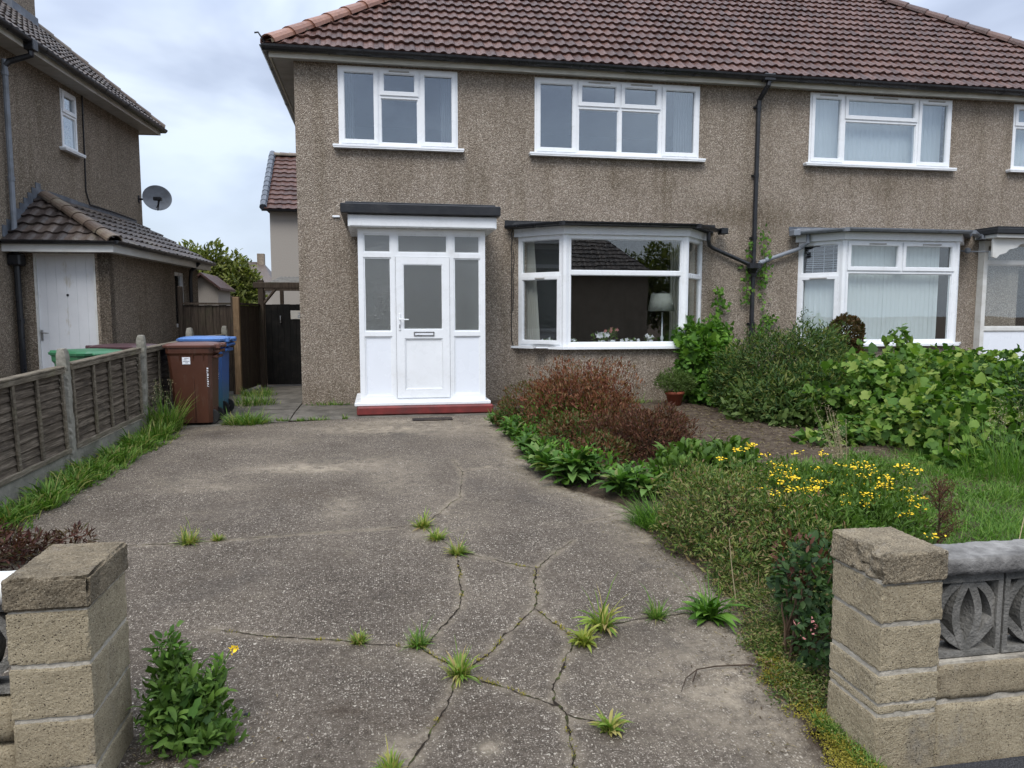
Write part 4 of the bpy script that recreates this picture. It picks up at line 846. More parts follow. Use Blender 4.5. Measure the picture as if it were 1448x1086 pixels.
# right-hand porch, flush with the wall, with a timber canopy
mb = MB(); mb.cbox(10.22, 12.9, 10.95, 11.49, 2.70, 2.79, .01); mb.box(10.24, 12.88, 10.97, 11.48, 2.792, 2.82); mb.build('porch_roof', 'dkgrey', house)
mb = MB(); mb.box(10.26, 12.8, 11.0, 11.48, 2.64, 2.698); mb.build('porch_fascia', 'upvc_old', house)
pr_ = porch(10.36, 12.9, 11.36, .1, 2.62, house, (.42, .74), True)
mb = MB(); poly = [(10.28, 2.32), (10.36, 2.30), (10.42, 2.36), (10.54, 2.39), (10.60, 2.45), (10.74, 2.48), (10.82, 2.54), (10.98, 2.57), (11.08, 2.635), (10.28, 2.635)]
mb.prism([(x, z) for x, z in poly], 11.1, 11.135, T=lambda x, y, z: (x, z, y)); mb.build('porch_bracket', 'upvc_old', house)
mb = MB(); mb.tube([(10.0, 11.49, 2.45), (10.06, 11.40, 2.43), (10.3, 11.2, 2.42)], .012, 6); mb.lathe([(.02, 0), (.045, .02), (.045, .08), (.01, .1)], (10.06, 11.40, 2.40), 10); mb.build('outside_lamp', 'greypipe', house)
# cables and clips on our wall
mb = MB()
pts = [(2.22, 11.49, 2.72), (2.10, 11.488, 2.71), (2.06, 11.486, 2.60)] + [(2.06 + .015 * mn.noise(Vector((0, 0, z * 9))), 11.486, z) for z in np.linspace(2.5, .95, 14)] + [(2.09, 11.486, .84), (2.16, 11.486, .82)]
mb.tube(pts, .007, 5); mb.tube([(2.085, 11.486, 2.35), (2.10, 11.48, 2.2), (2.082, 11.486, 2.0), (2.09, 11.486, 1.7), (2.08, 11.486, 1.4)], .006, 5); mb.build('cable', 'black', house)
mb = MB(); mb.cbox(-.64, -.53, 11.47, 11.497, 2.78, 2.81, .006, T=None); mb.lathe([(.028, 0), (.03, .04), (.01, .05)], (-.47, 11.45, 2.80), 8); mb.build('overflow_outlet', 'upvc', house)
#=====NEIGHBOUR=====
# local frame: x out from the flank wall towards our house, y along it away from the street
nb = root('neighbouring_house', (-5.0, 11.19, 0), 'brown pebbledashed house on the left with lean-to outhouse and white plank door', 'house', rz=-R_(4.57))
mb = MB(); TF, LnF = facet((0, -1.7), (0, 5.0)); NW = (1.88, 2.38, 3.97, 4.88)
mb.plate(0, 6.7, -.4, 5.05, [(NW[0] + 1.72, NW[1] + 1.68, NW[2] + .02, NW[3] - .02)], 0, .25, TF)
mb.box(-8, -.251, -1.7, -1.45, -.4, 5.05); mb.box(-8, -.251, 4.75, 5.0, -.4, 5.05); mb.box(-8, -7.75, -1.449, 4.749, -.4, 5.05)
mb.build('wall', 'pebble_nb', nb, True)
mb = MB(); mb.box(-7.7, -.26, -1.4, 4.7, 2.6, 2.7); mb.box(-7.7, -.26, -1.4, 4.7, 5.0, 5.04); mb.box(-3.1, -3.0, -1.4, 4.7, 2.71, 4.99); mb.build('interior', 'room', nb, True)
TW, _ = facet((0, 0), (0, 1)); window_part(nb, TW, *NW, [(0, 1, .6, 1, 'sash'), (0, 1, 0, .6, 'fix')], fw=.05, local=True, glass='glass_up')
e0, e1, ey0, ey1, ez = .34, -8.34, -2.04, 5.34, 5.08; hl = (ey1 - ey0) / 2; Pn = R_(41); kn = math.cos(Pn); SLn = hl / kn
mb = MB(); tile_slope(mb, (e0, ey0, ez), (0, 1, 0), (-kn, 0, math.sin(Pn)), ey1 - ey0, SLn, kn, kn, seed=21); tile_slope(mb, (e0, ey1, ez), (-1, 0, 0), (0, -kn, math.sin(Pn)), e0 - e1, SLn, kn, kn, seed=22); tile_slope(mb, (e1, ey0, ez), (1, 0, 0), (0, kn, math.sin(Pn)), e0 - e1, SLn, kn, kn, seed=23)
rf = mb.build('roof', 'tile_nb', nb, True); rz_ = ez + hl * math.tan(Pn)
mb = MB(); q = ez - .015; mb.add([(e0, ey0, q), (e0, ey1, q), (e1, ey1, q), (e1, ey0, q), (e0 - hl, ey0 + hl, rz_ - .015), (e1 + hl, ey0 + hl, rz_ - .015)], [(0, 1, 4), (1, 2, 5, 4), (2, 3, 5), (3, 0, 4, 5)]); mb.build('roof_underlay', 'dkgrey', nb, True)
for B, sd in (((e0, ey1), 5), ((e0, ey0), 6)):
    mb = MB(); hip_tiles(mb, (B[0], B[1], ez + .04), (e0 - hl, ey0 + hl, rz_ + .04), .11, seed=sd); mb.build('hip_tile', 'hip_nb', rf, True)
mb = MB(); mb.box(-2.0, -1.08, 2.75, 3.5, 5.3, 9.5); mb.build('chimney', 'pebble_nb', rf, True)
mb = MB(); mb.box(-2.05, -1.03, 2.7, 3.55, 9.5, 9.6); mb.box(-1.1, -1.05, 2.72, 3.53, 6.2, 6.5); mb.box(-2.03, -1.101, 2.72, 2.749, 6.2, 6.6); mb.build('chimney_flashing', 'lead', rf, True)
mb = MB(); mb.box(.002, e0 - .05, ey0 + .05, ey1 - .05, 4.97, 4.985); mb.box(-8, .0, 5.002, ey1 - .05, 4.97, 4.985); mb.build('soffit', 'soffit', nb, True)
mb = MB(); mb.box(e0 - .05, e0 - .03, ey0, ey1 - .031, 4.955, 5.06); mb.box(-8, e0 - .051, ey1 - .05, ey1 - .03, 4.955, 5.06); mb.build('fascia', 'fascia', nb, True)
mb = MB(); gutter(mb, (e0 + .03, ey0, 5.075), (e0 + .03, ey1 + .03, 5.075), r=.062); gutter(mb, (e0 + .04, ey1 + .03, 5.073), (-8, ey1 + .03, 5.073), r=.062)
mb.cbox(e0 - .03, e0 + .10, .28, .42, 4.93, 5.08, .01); mb.tube([(e0 + .03, .35, 4.95), (e0 + .03, .35, 4.87), (.12, .28, 4.76), (.07, .26, 4.70)], .042, 8); mb.build('gutter', 'black', nb, True)
mb = MB(); mb.tube([(.07, .26, 4.78), (.07, .25, 2.2)], .038, 10)
for z in (4.6, 3.2): mb.tube([(.07, .255, z - .03), (.07, .255, z + .03)], .047, 10)
mb.build('downpipe', 'greypipe', nb, True)
mb = MB(); mb.tube([(.07, .24, 2.5), (.07, .24, 2.16)], .045, 10); mb.cbox(-.0, .17, .14, .32, 2.02, 2.18, .02); mb.tube([(.08, .24, 2.02), (.09, .24, .0)], .042, 10)
mb.tube([(.09, .24, 1.22), (.09, .24, 1.29)], .05, 10); mb.build('hopper_pipe', 'black', nb, True)
mb = MB(); mb.tube([(.012, 2.62, 5.0), (.012, 2.6, 4.0), (.014, 2.58, 3.4), (.03, 2.66, 3.2), (.02, 3.6, 3.2), (.02, 4.6, 3.18)], .012, 6); mb.build('cable', 'black', nb, True)
# lean-to outhouse
mb = MB(); mb.plate(0.001, 1.25, -.3, 2.27, [(.24, 1.06, .0, 2.2)], .35, .5)
TS, _ = facet((1.25, 0), (1.25, 1)); mb.plate(.35, 4.25, -.3, 2.27, [(2.98, 3.5, 1.12, 2.1)], 0, .15, TS); mb.box(.001, 1.099, 4.1, 4.25, -.3, 2.27); mb.build('outhouse_wall', 'pebble_nb', nb, True)
mb = MB(); mb.box(.0, 1.1, .501, 4.1, 2.2, 2.24); mb.box(.01, .03, .51, 4.09, 0, 2.19); mb.build('outhouse_interior', 'room', nb, True)
mb = MB(); L1 = math.hypot(1.48, .80); tile_slope(mb, (1.48, .03, 2.32), (0, 1, 0), (-1.48, 0, .80), 4.5, L1, 1.07 / L1, 0, gauge=.27, roll=.2, seed=31, lift=.032)
L2 = math.hypot(1.07, .80); tile_slope(mb, (0, .03, 2.32), (1, 0, 0), (0, 1.07, .80), 1.48, L2, 0, 1.48 / L2, gauge=.22, roll=.2, seed=32, lift=.032); orf = mb.build('outhouse_roof', 'tile_nb', nb, True)
mb = MB(); mb.add([(0, .03, 2.3), (1.48, .03, 2.3), (1.48, 4.53, 2.3), (0, 4.53, 2.3), (0, 1.10, 3.1), (0, 4.53, 3.1)], [(0, 1, 4), (1, 2, 5, 4), (2, 3, 5)]); mb.build('outhouse_underlay', 'dkgrey', nb, True)
mb = MB(); hip_tiles(mb, (1.48, .03, 2.37), (.02, 1.09, 3.17), .10, seed=8, step=.3); mb.build('hip_tile', 'hip_nb', orf, True)
mb = MB()
for i in range(9):        # stepped lead flashing up the front slope, straight along the side one
    y = .08 + i * .115; z = 2.40 + i * .09; mb.box(.002, .014, y, y + .13, z, z + .14 + .02)
for i in range(12): mb.box(.002, .016, 1.05 + i * .3, 1.05 + i * .3 + .31, 3.08, 3.2 + .01 * math.sin(i))
mb.add([(.016, 1.05, 3.12), (.016, 4.6, 3.12), (.17, 4.6, 3.06), (.17, 1.15, 3.06)], [(0, 3, 2, 1)]); mb.build('flashing', 'lead', orf, True)
mb = MB(); mb.box(.0, 1.42, .045, .068, 2.20, 2.31); mb.box(1.42, 1.443, .045, 4.45, 2.20, 2.31); mb.box(.0, 1.419, .0685, .349, 2.21, 2.225); mb.box(1.251, 1.419, .35, 4.45, 2.21, 2.225); mb.build('outhouse_fascia', 'upvc_old', nb, True)
mb = MB(); gutter(mb, (.0, .0, 2.35), (1.5, .0, 2.35), r=.05); gutter(mb, (1.49, .0, 2.349), (1.49, 4.5, 2.345), r=.05); mb.build('outhouse_gutter', 'black', nb, True)
mb = MB(); mb.tube([(1.49, 3.6, 2.3), (1.34, 3.6, 2.15), (1.32, 3.6, 2.0), (1.32, 3.6, 0)], .035, 8); mb.lathe([(.05, 0), (.07, .1), (.03, .16)], (1.32, 3.6, .95), 8); mb.build('outhouse_downpipe', 'black', nb, True)
window_part(nb, TS, 2.98, 3.5, 1.12, 2.1, [(0, 1, 0, 1, 'fix')], fw=.05, local=True, sill=False, name='outhouse_window', d0=.03)
mb = MB()
for i in range(6): x = .245 + i * .1355; mb.cbox(x, x + .1345, .385, .42, .03, 2.185, .003)
dr = mb.build('outhouse_door', 'nbdoor', nb, True)
mb = MB(); mb.plate(.24, 1.06, .0, 2.2, [(.265, 1.035, -.1, 2.175)], .35, .384); mb.build('door_frame', 'upvc_old', dr, True)
mb = MB(); mb.cbox(.275, .305, .37, .384, .98, 1.13, .003); mb.tube([(.29, .38, 1.09), (.29, .335, 1.09), (.40, .33, 1.085)], .008, 6); mb.build('door_handle', 'chrome', dr, True)
mb = MB(); mb.lathe([(.018, 0), (.018, .006)], (0, 0, 0), 10, T=lambda x, y, z: (.66 + x, .384 - z, 1.62 + y)); mb.build('keyhole', 'dkgrey', dr, True)
# satellite dish on the rear corner of the flank
ds = root('satellite_dish', (-4.60, 16.02, 3.6), 'round grey satellite dish on a black arm at the rear corner of the left house', 'satellite dish')
ax = Vector((.35, -.92, .17)).normalized(); c0 = Vector((-4.27, 16.0, 3.63)); sa = ax.cross(Vector((0, 0, 1))).normalized(); sb = sa.cross(ax)
TD = lambda x, y, z: tuple(c0 + sa * x + sb * y * .95 + ax * z)
mb = MB(); mb.lathe([(.005, 0), (.08, .006), (.16, .022), (.22, .042), (.262, .062), (.268, .062), (.262, .052), (.16, .012), (.005, -.01)], n=32, T=TD); mb.build('reflector', 'greypipe', ds, smooth=True)
mb = MB(); mb.tube([(-4.61, 16.03, 3.62), (-4.45, 16.05, 3.62), c0 - ax * .05], .02, 8); mb.cbox(-4.63, -4.60, 15.98, 16.08, 3.55, 3.69, .005); mb.build('wall_bracket', 'black', ds)
mb = MB(); mb.tube([c0 - sb * .24 + ax * .03, c0 - sb * .17 + ax * .3], .012, 6); e_ = c0 - sb * .12 + ax * .33; mb.cbox(e_.x - .1, e_.x + .05, e_.y - .04, e_.y + .04, e_.z - .02, e_.z + .05, .01); mb.tube([e_, e_ - Vector((.02, 0, .12))], .02, 6); mb.tube([e_ + Vector((.02, 0, 0)), e_ + Vector((-.05, 0, -.16))], .01, 6); mb.build('receiver_arm', 'black', ds)
# ------------------------------------------------------------------ houses behind
rh = root('rear_house', (-1, 30, 0), 'distant pale rendered house with steep brown roof, behind the side gate', 'house')
mb = MB(); mb.box(-3.68, 5, 27.6, 33, 0, 4.95); mb.build('wall', 'render', rh)
P40 = R_(40); k4 = math.cos(P40); mb = MB(); tile_slope(mb, (-3.82, 27.35, 5.0), (1, 0, 0), (0, k4, math.sin(P40)), 9, 3.7, 0, 0, seed=41, roll=.3)
r2 = mb.build('roof', 'tile', rh); mb = MB(); mb.add([(-3.8, 27.4, 4.99), (-3.8, 33.2, 4.99), (-3.8, 30.2, 7.35), (5, 27.4, 4.99), (5, 33.2, 4.99), (5, 30.2, 7.35)], [(0, 2, 1), (3, 4, 5), (0, 3, 5, 2), (1, 2, 5, 4)]); mb.build('gable', 'dkgrey', rh)
mb = MB()
for i in range(12): a = Vector((-3.86, 27.35 + i * .24, 5.06 + i * .24 * math.tan(P40))); mb.tube([a, a + Vector((0, .26, .26 * math.tan(P40)))], [.13, .11], 8)
mb.build('verge_tile', 'lead', r2)
mb = MB(); hip_tiles(mb, (-3.9, 30.2, 7.42), (5, 30.2, 7.42), .15, seed=9); mb.build('ridge_tile', 'hip_nb', r2)
mb = MB(); gutter(mb, (-3.9, 27.28, 4.98), (5, 27.28, 4.98), r=.06); mb.build('gutter', 'black', rh)
Tr = lambda s, d, z: (s, 27.6 + d, z)
window_part(rh, Tr, -2.6, -1.2, .9, 2.3, [(0, .5, 0, 1, 'fix'), (.5, 1, 0, 1, 'fix')], d0=-.08)
fh = root('far_house', (-7, 45, 0), 'far small house with dark red roof peeking over the garden trees', 'house')
mb = MB(); mb.box(-9.5, -5.9, 45, 50, 0, 2.9); mb.build('wall', 'render', fh)
mb = MB(); mb.add([(-9.8, 44.7, 2.9), (-5.7, 44.7, 2.9), (-5.7, 50.3, 2.9), (-9.8, 50.3, 2.9), (-7.6, 47.0, 4.5), (-6.8, 47.5, 4.5)], [(0, 1, 5, 4), (1, 2, 5), (2, 3, 4, 5), (3, 0, 4)]); mb.build('roof', 'tile_nb', fh)
mb = MB(); mb.box(-7.1, -6.7, 47.2, 47.7, 4.2, 5.0); mb.build('chimney', 'pebble_nb', fh)
sh = root('garden_shed', (-4.3, 20, 0), 'small pinkish shed with dark red pitched roof beyond the dark fence', 'shed')
mb = MB(); mb.box(-4.72, -3.98, 20, 21.6, 0, 2.02); mb.add([(-4.72, 20, 2.02), (-3.98, 20, 2.02), (-4.35, 20, 2.32), (-4.72, 21.6, 2.02), (-3.98, 21.6, 2.02), (-4.35, 21.6, 2.32)], [(0, 1, 2), (3, 5, 4)]); mb.build('wall', 'render', sh)
mb = MB()
for sg in (-1, 1): mb.add([(-4.35, 19.8, 2.40), (-4.35 + sg * .47, 19.8, 2.02), (-4.35 + sg * .47, 21.8, 2.02), (-4.35, 21.8, 2.40), (-4.35, 19.8, 2.34), (-4.35 + sg * .47, 19.8, 1.96), (-4.35 + sg * .47, 21.8, 1.96), (-4.35, 21.8, 2.34)], [(0, 1, 2, 3), (7, 6, 5, 4), (0, 4, 5, 1), (1, 5, 6, 2), (2, 6, 7, 3)])
mb.build('roof', 'tile', sh)
# the house across the road (seen in the glass)
oh = root('opposite_house', (3, -17, 0), 'brown hip-roofed house across the road, mirrored in the bay window glass', 'house')
mb = MB(); mb.box(-6, 14.5, -25, -17, -.5, 3.6); mb.build('wall', 'pebble_nb', oh)
mb = MB(); tile_slope(mb, (14.9, -16.6, 3.5), (-1, 0, 0), (0, -.75, .66), 21.3, 5.6, .75, .75, roll=.3, gauge=.34, seed=77); mb.add([(-6.4, -16.6, 3.48), (14.9, -16.6, 3.48), (14.9, -25.4, 3.48), (-6.4, -25.4, 3.48), (-2.0, -21, 7.3), (10.5, -21, 7.3)], [(2, 1, 5), (3, 2, 5, 4), (0, 3, 4), (1, 0, 4, 5)]); mb.build('roof', 'tile_nb', oh)
mb = MB()
for a in (-5, -1, 7.5): mb.plate(a, a + 2, 2.6, 3.8, [(a + .1, a + .95, 2.7, 3.7), (a + 1.05, a + 1.9, 2.7, 3.7)], 0, .06, lambda s, d, z: (s, -16.98 + .06 - d, z))
mb.build('window', 'upvc', oh)

# ------------------------------------------------------------------ fences
fx = lambda y: -2.86 + .11 * (y - 7.5) / 1.84
lf = root('lap_fence', (-2.86, 7.5, -.12), 'low weathered grey lap-panel fence with concrete posts along the left side of the driveway', 'fence')
ang = math.atan2(.11, 1.84)
def fence_post(L_=1.16):
    m = MB(); rough_block(m, -.05, .05, -.045, .045, -.35, L_, .004, 3, .035, .012, carve=lambda q, p: Vector((q.x * (1 - .3 * max(0, (p.z - L_ + .1)) / .1), q.y, q.z))); return m
def fence_panel(Lp, H=.80, seed=0):
    rnd = random.Random(seed); m = MB(); n = 10
    for i in range(n):                    # overlapping waney boards, each tilted
        z0 = .03 + i * (H - .06) / n; a = rnd.uniform(-.006, .006); z1 = z0 + (H - .06) / n + .022; seg = 14; vs = []
        for k in range(seg + 1):
            y = .02 + (Lp - .04) * k / seg; w = .007 * mn.noise(Vector((y * 3, i * 3.3 + seed, 0))) + .004 * mn.noise(Vector((y * 9, i * 3.3 + seed, 0))); wob = .006 * mn.noise(Vector((y * 2, i, seed)))
            vs += [(.017 + wob, y, z0 + w + a), (-.010 + wob * .4, y, z1 + a * .5), (-.017 + wob * .4, y, z1), (.007 + wob, y, z0 + w + a)]
        fs = [(4 * k, 4 * k + 4, 4 * k + 5, 4 * k + 1) for k in range(seg)] + [(4 * k + 3, 4 * k + 2, 4 * k + 6, 4 * k + 7) for k in range(seg)] + [(4 * k, 4 * k + 3, 4 * k + 7, 4 * k + 4) for k in range(seg)] + [(4 * k + 1, 4 * k + 5, 4 * k + 6, 4 * k + 2) for k in range(seg)]
        m.add(vs, fs, rnd.random())
    return m
def fence_rails(Lp, H=.80, seed=0):
    rnd = random.Random(seed + 5); m = MB()
    for k in (0, .27, .5, .73, 1): y = .02 + (Lp - .04 - .04) * k; m.cbox(.018, .040, y, y + .036, .045, H - .055, .003); m.cbox(-.036, -.018, y, y + .036, .045, H - .055, .003)
    m.cbox(.018, .046, 0, Lp, 0, .044, .004); m.cbox(.018, .046, 0, Lp, H - .054, H - .01, .004); m.cbox(-.04, .05, 0, Lp, H - .009, H + .012, .005); m.cbox(-.04, -.018, 0, Lp, 0, .044, .003); m.cbox(-.04, -.018, 0, Lp, H - .054, H - .01, .003)
    return m
py = [1.98, 3.82, 5.66, 7.5, 9.34, 11.18, 13.0]
post0 = fence_post().build('post', 'conc', lf, True); pan0 = fence_panel(1.73).build('panel', 'wood', lf, True); rl0 = fence_rails(1.73).build('panel_frame', 'rail', pan0, True)
pan1 = fence_panel(1.73, seed=9).data if False else None
m = MB(); rough_block(m, -.025, .025, 0, 1.73, 0, .20, .003, 5, .05, .006); gb0 = m.build('gravel_board', 'conc', lf, True)
for i, y in enumerate(py):
    p = post0 if i == 0 else post0.copy()
    if i: C.objects.link(p)
    p.parent = lf; p.location = (fx(y) + 2.86, y - 7.5, zg(y) + .12); p.rotation_euler = (R_(random.uniform(-1, 1)), R_(random.uniform(-1.2, 1.2)), -ang + math.pi * (i % 2))
for i, y in enumerate(py[:-1]):
    zc = (zg(y) + zg(y + 1.84)) / 2 + .12; sl_ = math.atan2(zg(y + 1.84) - zg(y), 1.84)
    if i == 0: a, b, c = pan0, rl0, gb0
    else:
        a = fence_panel(1.73, seed=i * 7 + 1).build('panel', 'wood', lf, True); b = rl0.copy(); c = gb0.copy()
        for o in (b, c): C.objects.link(o)
        b.parent = a; c.parent = lf
    X0 = fx(y) + 2.86 + .055 * math.sin(ang)
    a.location = (X0, y + .055 - 7.5, zg(y) + .12 + .20 + (.01 if i % 2 else -.005)); a.rotation_euler = (sl_ * 1.0, R_(random.uniform(-.8, .8)), -ang)
    c.location = (X0, y + .055 - 7.5, zg(y) + .12 - .01); c.rotation_euler = (sl_, 0, -ang)
# dark close-board fence: cross panel, then back to the gate
cf = root('board_fence', (-2.33, 13.2, 0), 'dark close-board fence with an orange-brown post behind the wheelie bins', 'fence')
def board_run(P, Q, z0, z1, nm='panel', w=.11, seed=0):
    P, Q = Vector(P), Vector(Q); d = Q - P; Ln = d.length; d.normalize(); nr = Vector((d.y, -d.x)); n = int(Ln / w); m = MB(); rnd = random.Random(seed)
    def T(s, dd, z): q = P + d * s + nr * dd; return (q.x, q.y, z)
    for i in range(n):
        a = i * Ln / n; t = rnd.uniform(-.008, .008); m.add([T(a, .0, z0), T(a + Ln / n + .012, .012, z0), T(a + Ln / n + .012, .022, z0), T(a, .006, z0), T(a, .0, z1 + t), T(a + Ln / n + .012, .012, z1 + t), T(a + Ln / n + .012, .022, z1 + t), T(a, .006, z1 + t)], [(0, 1, 5, 4), (1, 2, 6, 5), (2, 3, 7, 6), (3, 0, 4, 7), (4, 5, 6, 7)], rnd.random())
    o = m.build(nm, 'dkwood', cf)
    m = MB(); m.box(-.01, Ln + .01, -.03, .05, z1 + .012, z1 + .045, T); m.box(0, Ln, -.05, -.002, z1 - .25, z1 - .18, T); m.build('capping_rail', 'dkwood', o); return o
board_run((-3.2, 13.22), (-2.40, 13.22), .05, 1.50); board_run((-2.30, 13.28), (-2.17, 14.5), .05, 1.50, seed=3)
mb = MB(); mb.cbox(-2.385, -2.285, 13.10, 13.20, -.1, 1.64, .008); o = mb.build('post', 'orwood', cf); o['label'] = 'orange-brown treated post'
mb = MB(); mb.cbox(-3.27, -3.19, 13.16, 13.25, -.1, 1.82, .02); mb.build('post', 'dkwood', cf)
mb = MB(); mb.cbox(-2.43, -2.387, 13.16, 13.25, -.1, 1.66, .01); mb.build('post', 'dkwood', cf)
gt = root('side_gate', (-1.7, 14.45, 0), 'tall black-stained boarded side gate in the passage with a small weathered sign', 'gate')
mb = MB(); rnd = random.Random(5)
for i in range(8): x = -2.05 + i * .11; mb.cbox(x, x + .109, 14.42, 14.45, .04, 1.53 + rnd.uniform(-.01, .01), .004)
mb.build('boards', 'gatewood', gt)
mb = MB(); mb.cbox(-2.17, -2.07, 14.38, 14.5, 0, 1.98, .008); mb.cbox(-2.25, -1.152, 14.37, 14.46, 1.83, 1.94, .01); mb.tube([(-2.07, 14.41, 1.55), (-1.85, 14.41, 1.82)], .03, 6); mb.build('gate_frame', 'dkwood', gt)
mb = MB(); mb.cbox(-1.60, -1.30, 14.405, 14.418, 1.26, 1.42, .004); sg = mb.build('sign', 'card', gt)
mb = MB(); rnd = random.Random(2)
def glyph2(m, x, z, h, y):
    t = h * .13; w_ = h * .5
    for a in ((x, x + w_, z + h - t, z + h), (x + w_ - t, x + w_, z + h * .5, z + h - t), (x, x + w_, z + h * .5 - t, z + h * .5), (x, x + t, z + t, z + h * .5 - t), (x, x + w_, z, z + t)): m.box(a[0], a[1], y - .002, y, a[2], a[3])
glyph2(mb, -1.47, 1.29, .09, 14.4045); glyph2(mb, -1.40, 1.29, .09, 14.4045); mb.build('sign_marks', 'greypipe', sg)
mb = MB(); mb.tube([(-1.78, 14.41, 1.2), (-1.78, 14.36, 1.2), (-1.78, 14.36, 1.32), (-1.78, 14.41, 1.32)], .01, 6); mb.build('latch', 'chrome', gt)
lt = root('lean_to_shelter', (-1.6, 16, 0), 'open lean-to shelter with pale corrugated roof behind the side gate', 'shelter')
mb = MB()
for i in range(24): x = -2.25 + i * .045; mb.add([(x, 15.2, 1.90 + .012 * (i % 2)), (x + .045, 15.2, 1.90 + .012 * ((i + 1) % 2)), (x + .045, 18.2, 2.22 + .012 * ((i + 1) % 2)), (x, 18.2, 2.22 + .012 * (i % 2))], [(0, 1, 2, 3)])
mb.build('roof_sheet', 'screen', lt)
mb = MB(); mb.box(-2.25, -1.152, 15.2, 15.26, 1.81, 1.885); mb.cbox(-2.24, -2.16, 15.2, 15.28, 0, 1.81, .005); mb.build('timber_frame', 'dkwood', lt); mb = MB(); mb.cbox(-2.24, -2.16, 18.1, 18.2, 0, 2.1, .005); mb.box(-2.24, -1.16, 18.1, 18.18, 2.1, 2.2); mb.build('rear_frame', 'dkwood', lt)
#=====OBJECTS=====
def wheelie(loc, rz, bm, lm, label, group, lid_open=0, stick=True):
    r = root('wheelie_bin', loc, label, 'wheelie bin', group, rz); m = MB()
    z0, z1 = .045, 1.0
    def ring(z, hw, y0, y1, c=.05):
        return [(-hw + c, y0, z), (hw - c, y0, z), (hw, y0 + c, z), (hw, y1 - c, z), (hw - c, y1, z), (-hw + c, y1, z), (-hw, y1 - c, z), (-hw, y0 + c, z)]
    secs = [ring(.03, .225, -.26, .245), ring(.30, .238, -.29, .25), ring(.62, .253, -.32, .258), ring(.90, .265, -.345, .27), ring(.93, .283, -.36, .29), ring(1.0, .286, -.363, .292)]
    vs = [p for s_ in secs for p in s_]; fs = [(i * 8 + k, i * 8 + (k + 1) % 8, i * 8 + 8 + (k + 1) % 8, i * 8 + 8 + k) for i in range(5) for k in range(8)] + [tuple(range(8))[::-1], tuple(range(40, 48))]
    m.add(vs, fs)
    for sx_ in (-1, 1):                # side ribs and rim buttresses
        for yy in (-.16, .02, .16): m.add([(sx_ * .262, yy - .008, .89), (sx_ * .262, yy + .008, .89), (sx_ * .284, yy + .008, .925), (sx_ * .284, yy - .008, .925), (sx_ * .255, yy - .008, .80), (sx_ * .255, yy + .008, .80)], [(0, 1, 2, 3), (0, 4, 5, 1), (0, 3, 4), (1, 5, 2), (3, 2, 5, 4)])
        m.cbox(sx_ * .246 - .012, sx_ * .246 + .012, .0, .02, .06, .62, .003)
    m.cbox(-.20, .20, .24, .34, .86, .90, .01); m.cbox(-.12, .12, .19, .255, .04, .22, .01)
    body = m.build('body', bm, r, True)
    m = MB(); secs = [ring(1.003, .30, -.385, .33, .06), ring(1.03, .305, -.39, .335, .06), ring(1.052, .27, -.35, .30, .08), ring(1.062, .20, -.28, .22, .08), ring(1.058, .14, -.2, .14, .05)]
    vs = [p for s_ in secs for p in s_]; m.add(vs, [(i * 8 + k, i * 8 + (k + 1) % 8, i * 8 + 8 + (k + 1) % 8, i * 8 + 8 + k) for i in range(4) for k in range(8)] + [tuple(range(8))[::-1], tuple(range(32, 40))])
    m.tube([(-.22, .375, 1.02), (.22, .375, 1.02)], .016, 8)
    for x in (-.2, .2): m.cbox(x - .035, x + .035, .30, .385, .985, 1.05, .01)
    m.cbox(-.16, .16, -.43, -.37, 1.0, 1.03, .01); m.build('lid', lm, r, True)
    m = MB(); m.tube([(-.2, .36, .95), (.2, .36, .95)], .014, 8)
    for x in (-.19, .19): m.cbox(x - .02, x + .02, .27, .37, .93, .97, .006)
    m.build('handle', bm, r, True)
    m = MB(); m.tube([(-.17, .262, .1), (.17, .262, .1)], .012, 8); m.build('axle', 'chrome', r, True)
    for x in (-.255, .255):
        m = MB(); m.lathe([(.03, -.022), (.09, -.022), (.098, -.012), (.098, .012), (.09, .022), (.03, .022)], n=20, T=lambda a, b, c, x=x: (x * .6 + c, .236 + a, .1 + b)); m.build('wheel', 'rubber', r, True)
    if stick:
        sx_ = .262 if True else 0
        Ts = lambda s, d, z: (.2535 + (z - .62) * .043 + d + .004, s, z)
        m = MB(); m.cbox(-.13, -.02, 0, .002, .79, .88, .0005, T=Ts); o = m.build('label', 'sticker', body, True)
        m = MB()
        for q, (a, b) in enumerate(((-.10, -.04), (-.11, -.07), (-.12, -.03), (-.09, -.05))): m.box(a, b, .0025, .003, .862 - q * .019, .868 - q * .019, Ts)
        m.build('label_print', 'ink', body, True)
        m = MB()
        for q in range(9): zz = .50 + q * .028; m.box(.20, .222, .001, .002, zz, zz + .005 + .013 * ((q * 7) % 3) / 2, Ts); m.box(.20, .206, .001, .002, zz, zz + .02, Ts)
        m.build('embossed_lettering', 'sticker', body, True)
    return r
G_BIN = 'wheelie bins'
wb = wheelie((-2.27, 9.95, -.03), -R_(90), 'bin_brown', 'lid_brown', 'brown wheelie bin with a white sticker, nearest the driveway', G_BIN); wb.scale = (.92, .85, .97)
wb = wheelie((-2.27, 10.62, -.005), -R_(93), 'bin_blue', 'lid_blue', 'blue wheelie bin partly hidden behind the brown one', G_BIN); wb.scale = (.92, .85, 1)
wheelie((-3.36, 9.45, -.12), R_(48), 'bin_green', 'lid_green', 'green-lidded wheelie bin behind the lap fence', G_BIN, stick=False)
wheelie((-3.30, 10.55, -.10), R_(75), 'bin_brown', 'lid_mar', 'dark maroon-lidded wheelie bin behind the fence, beside the green one', G_BIN, stick=False)

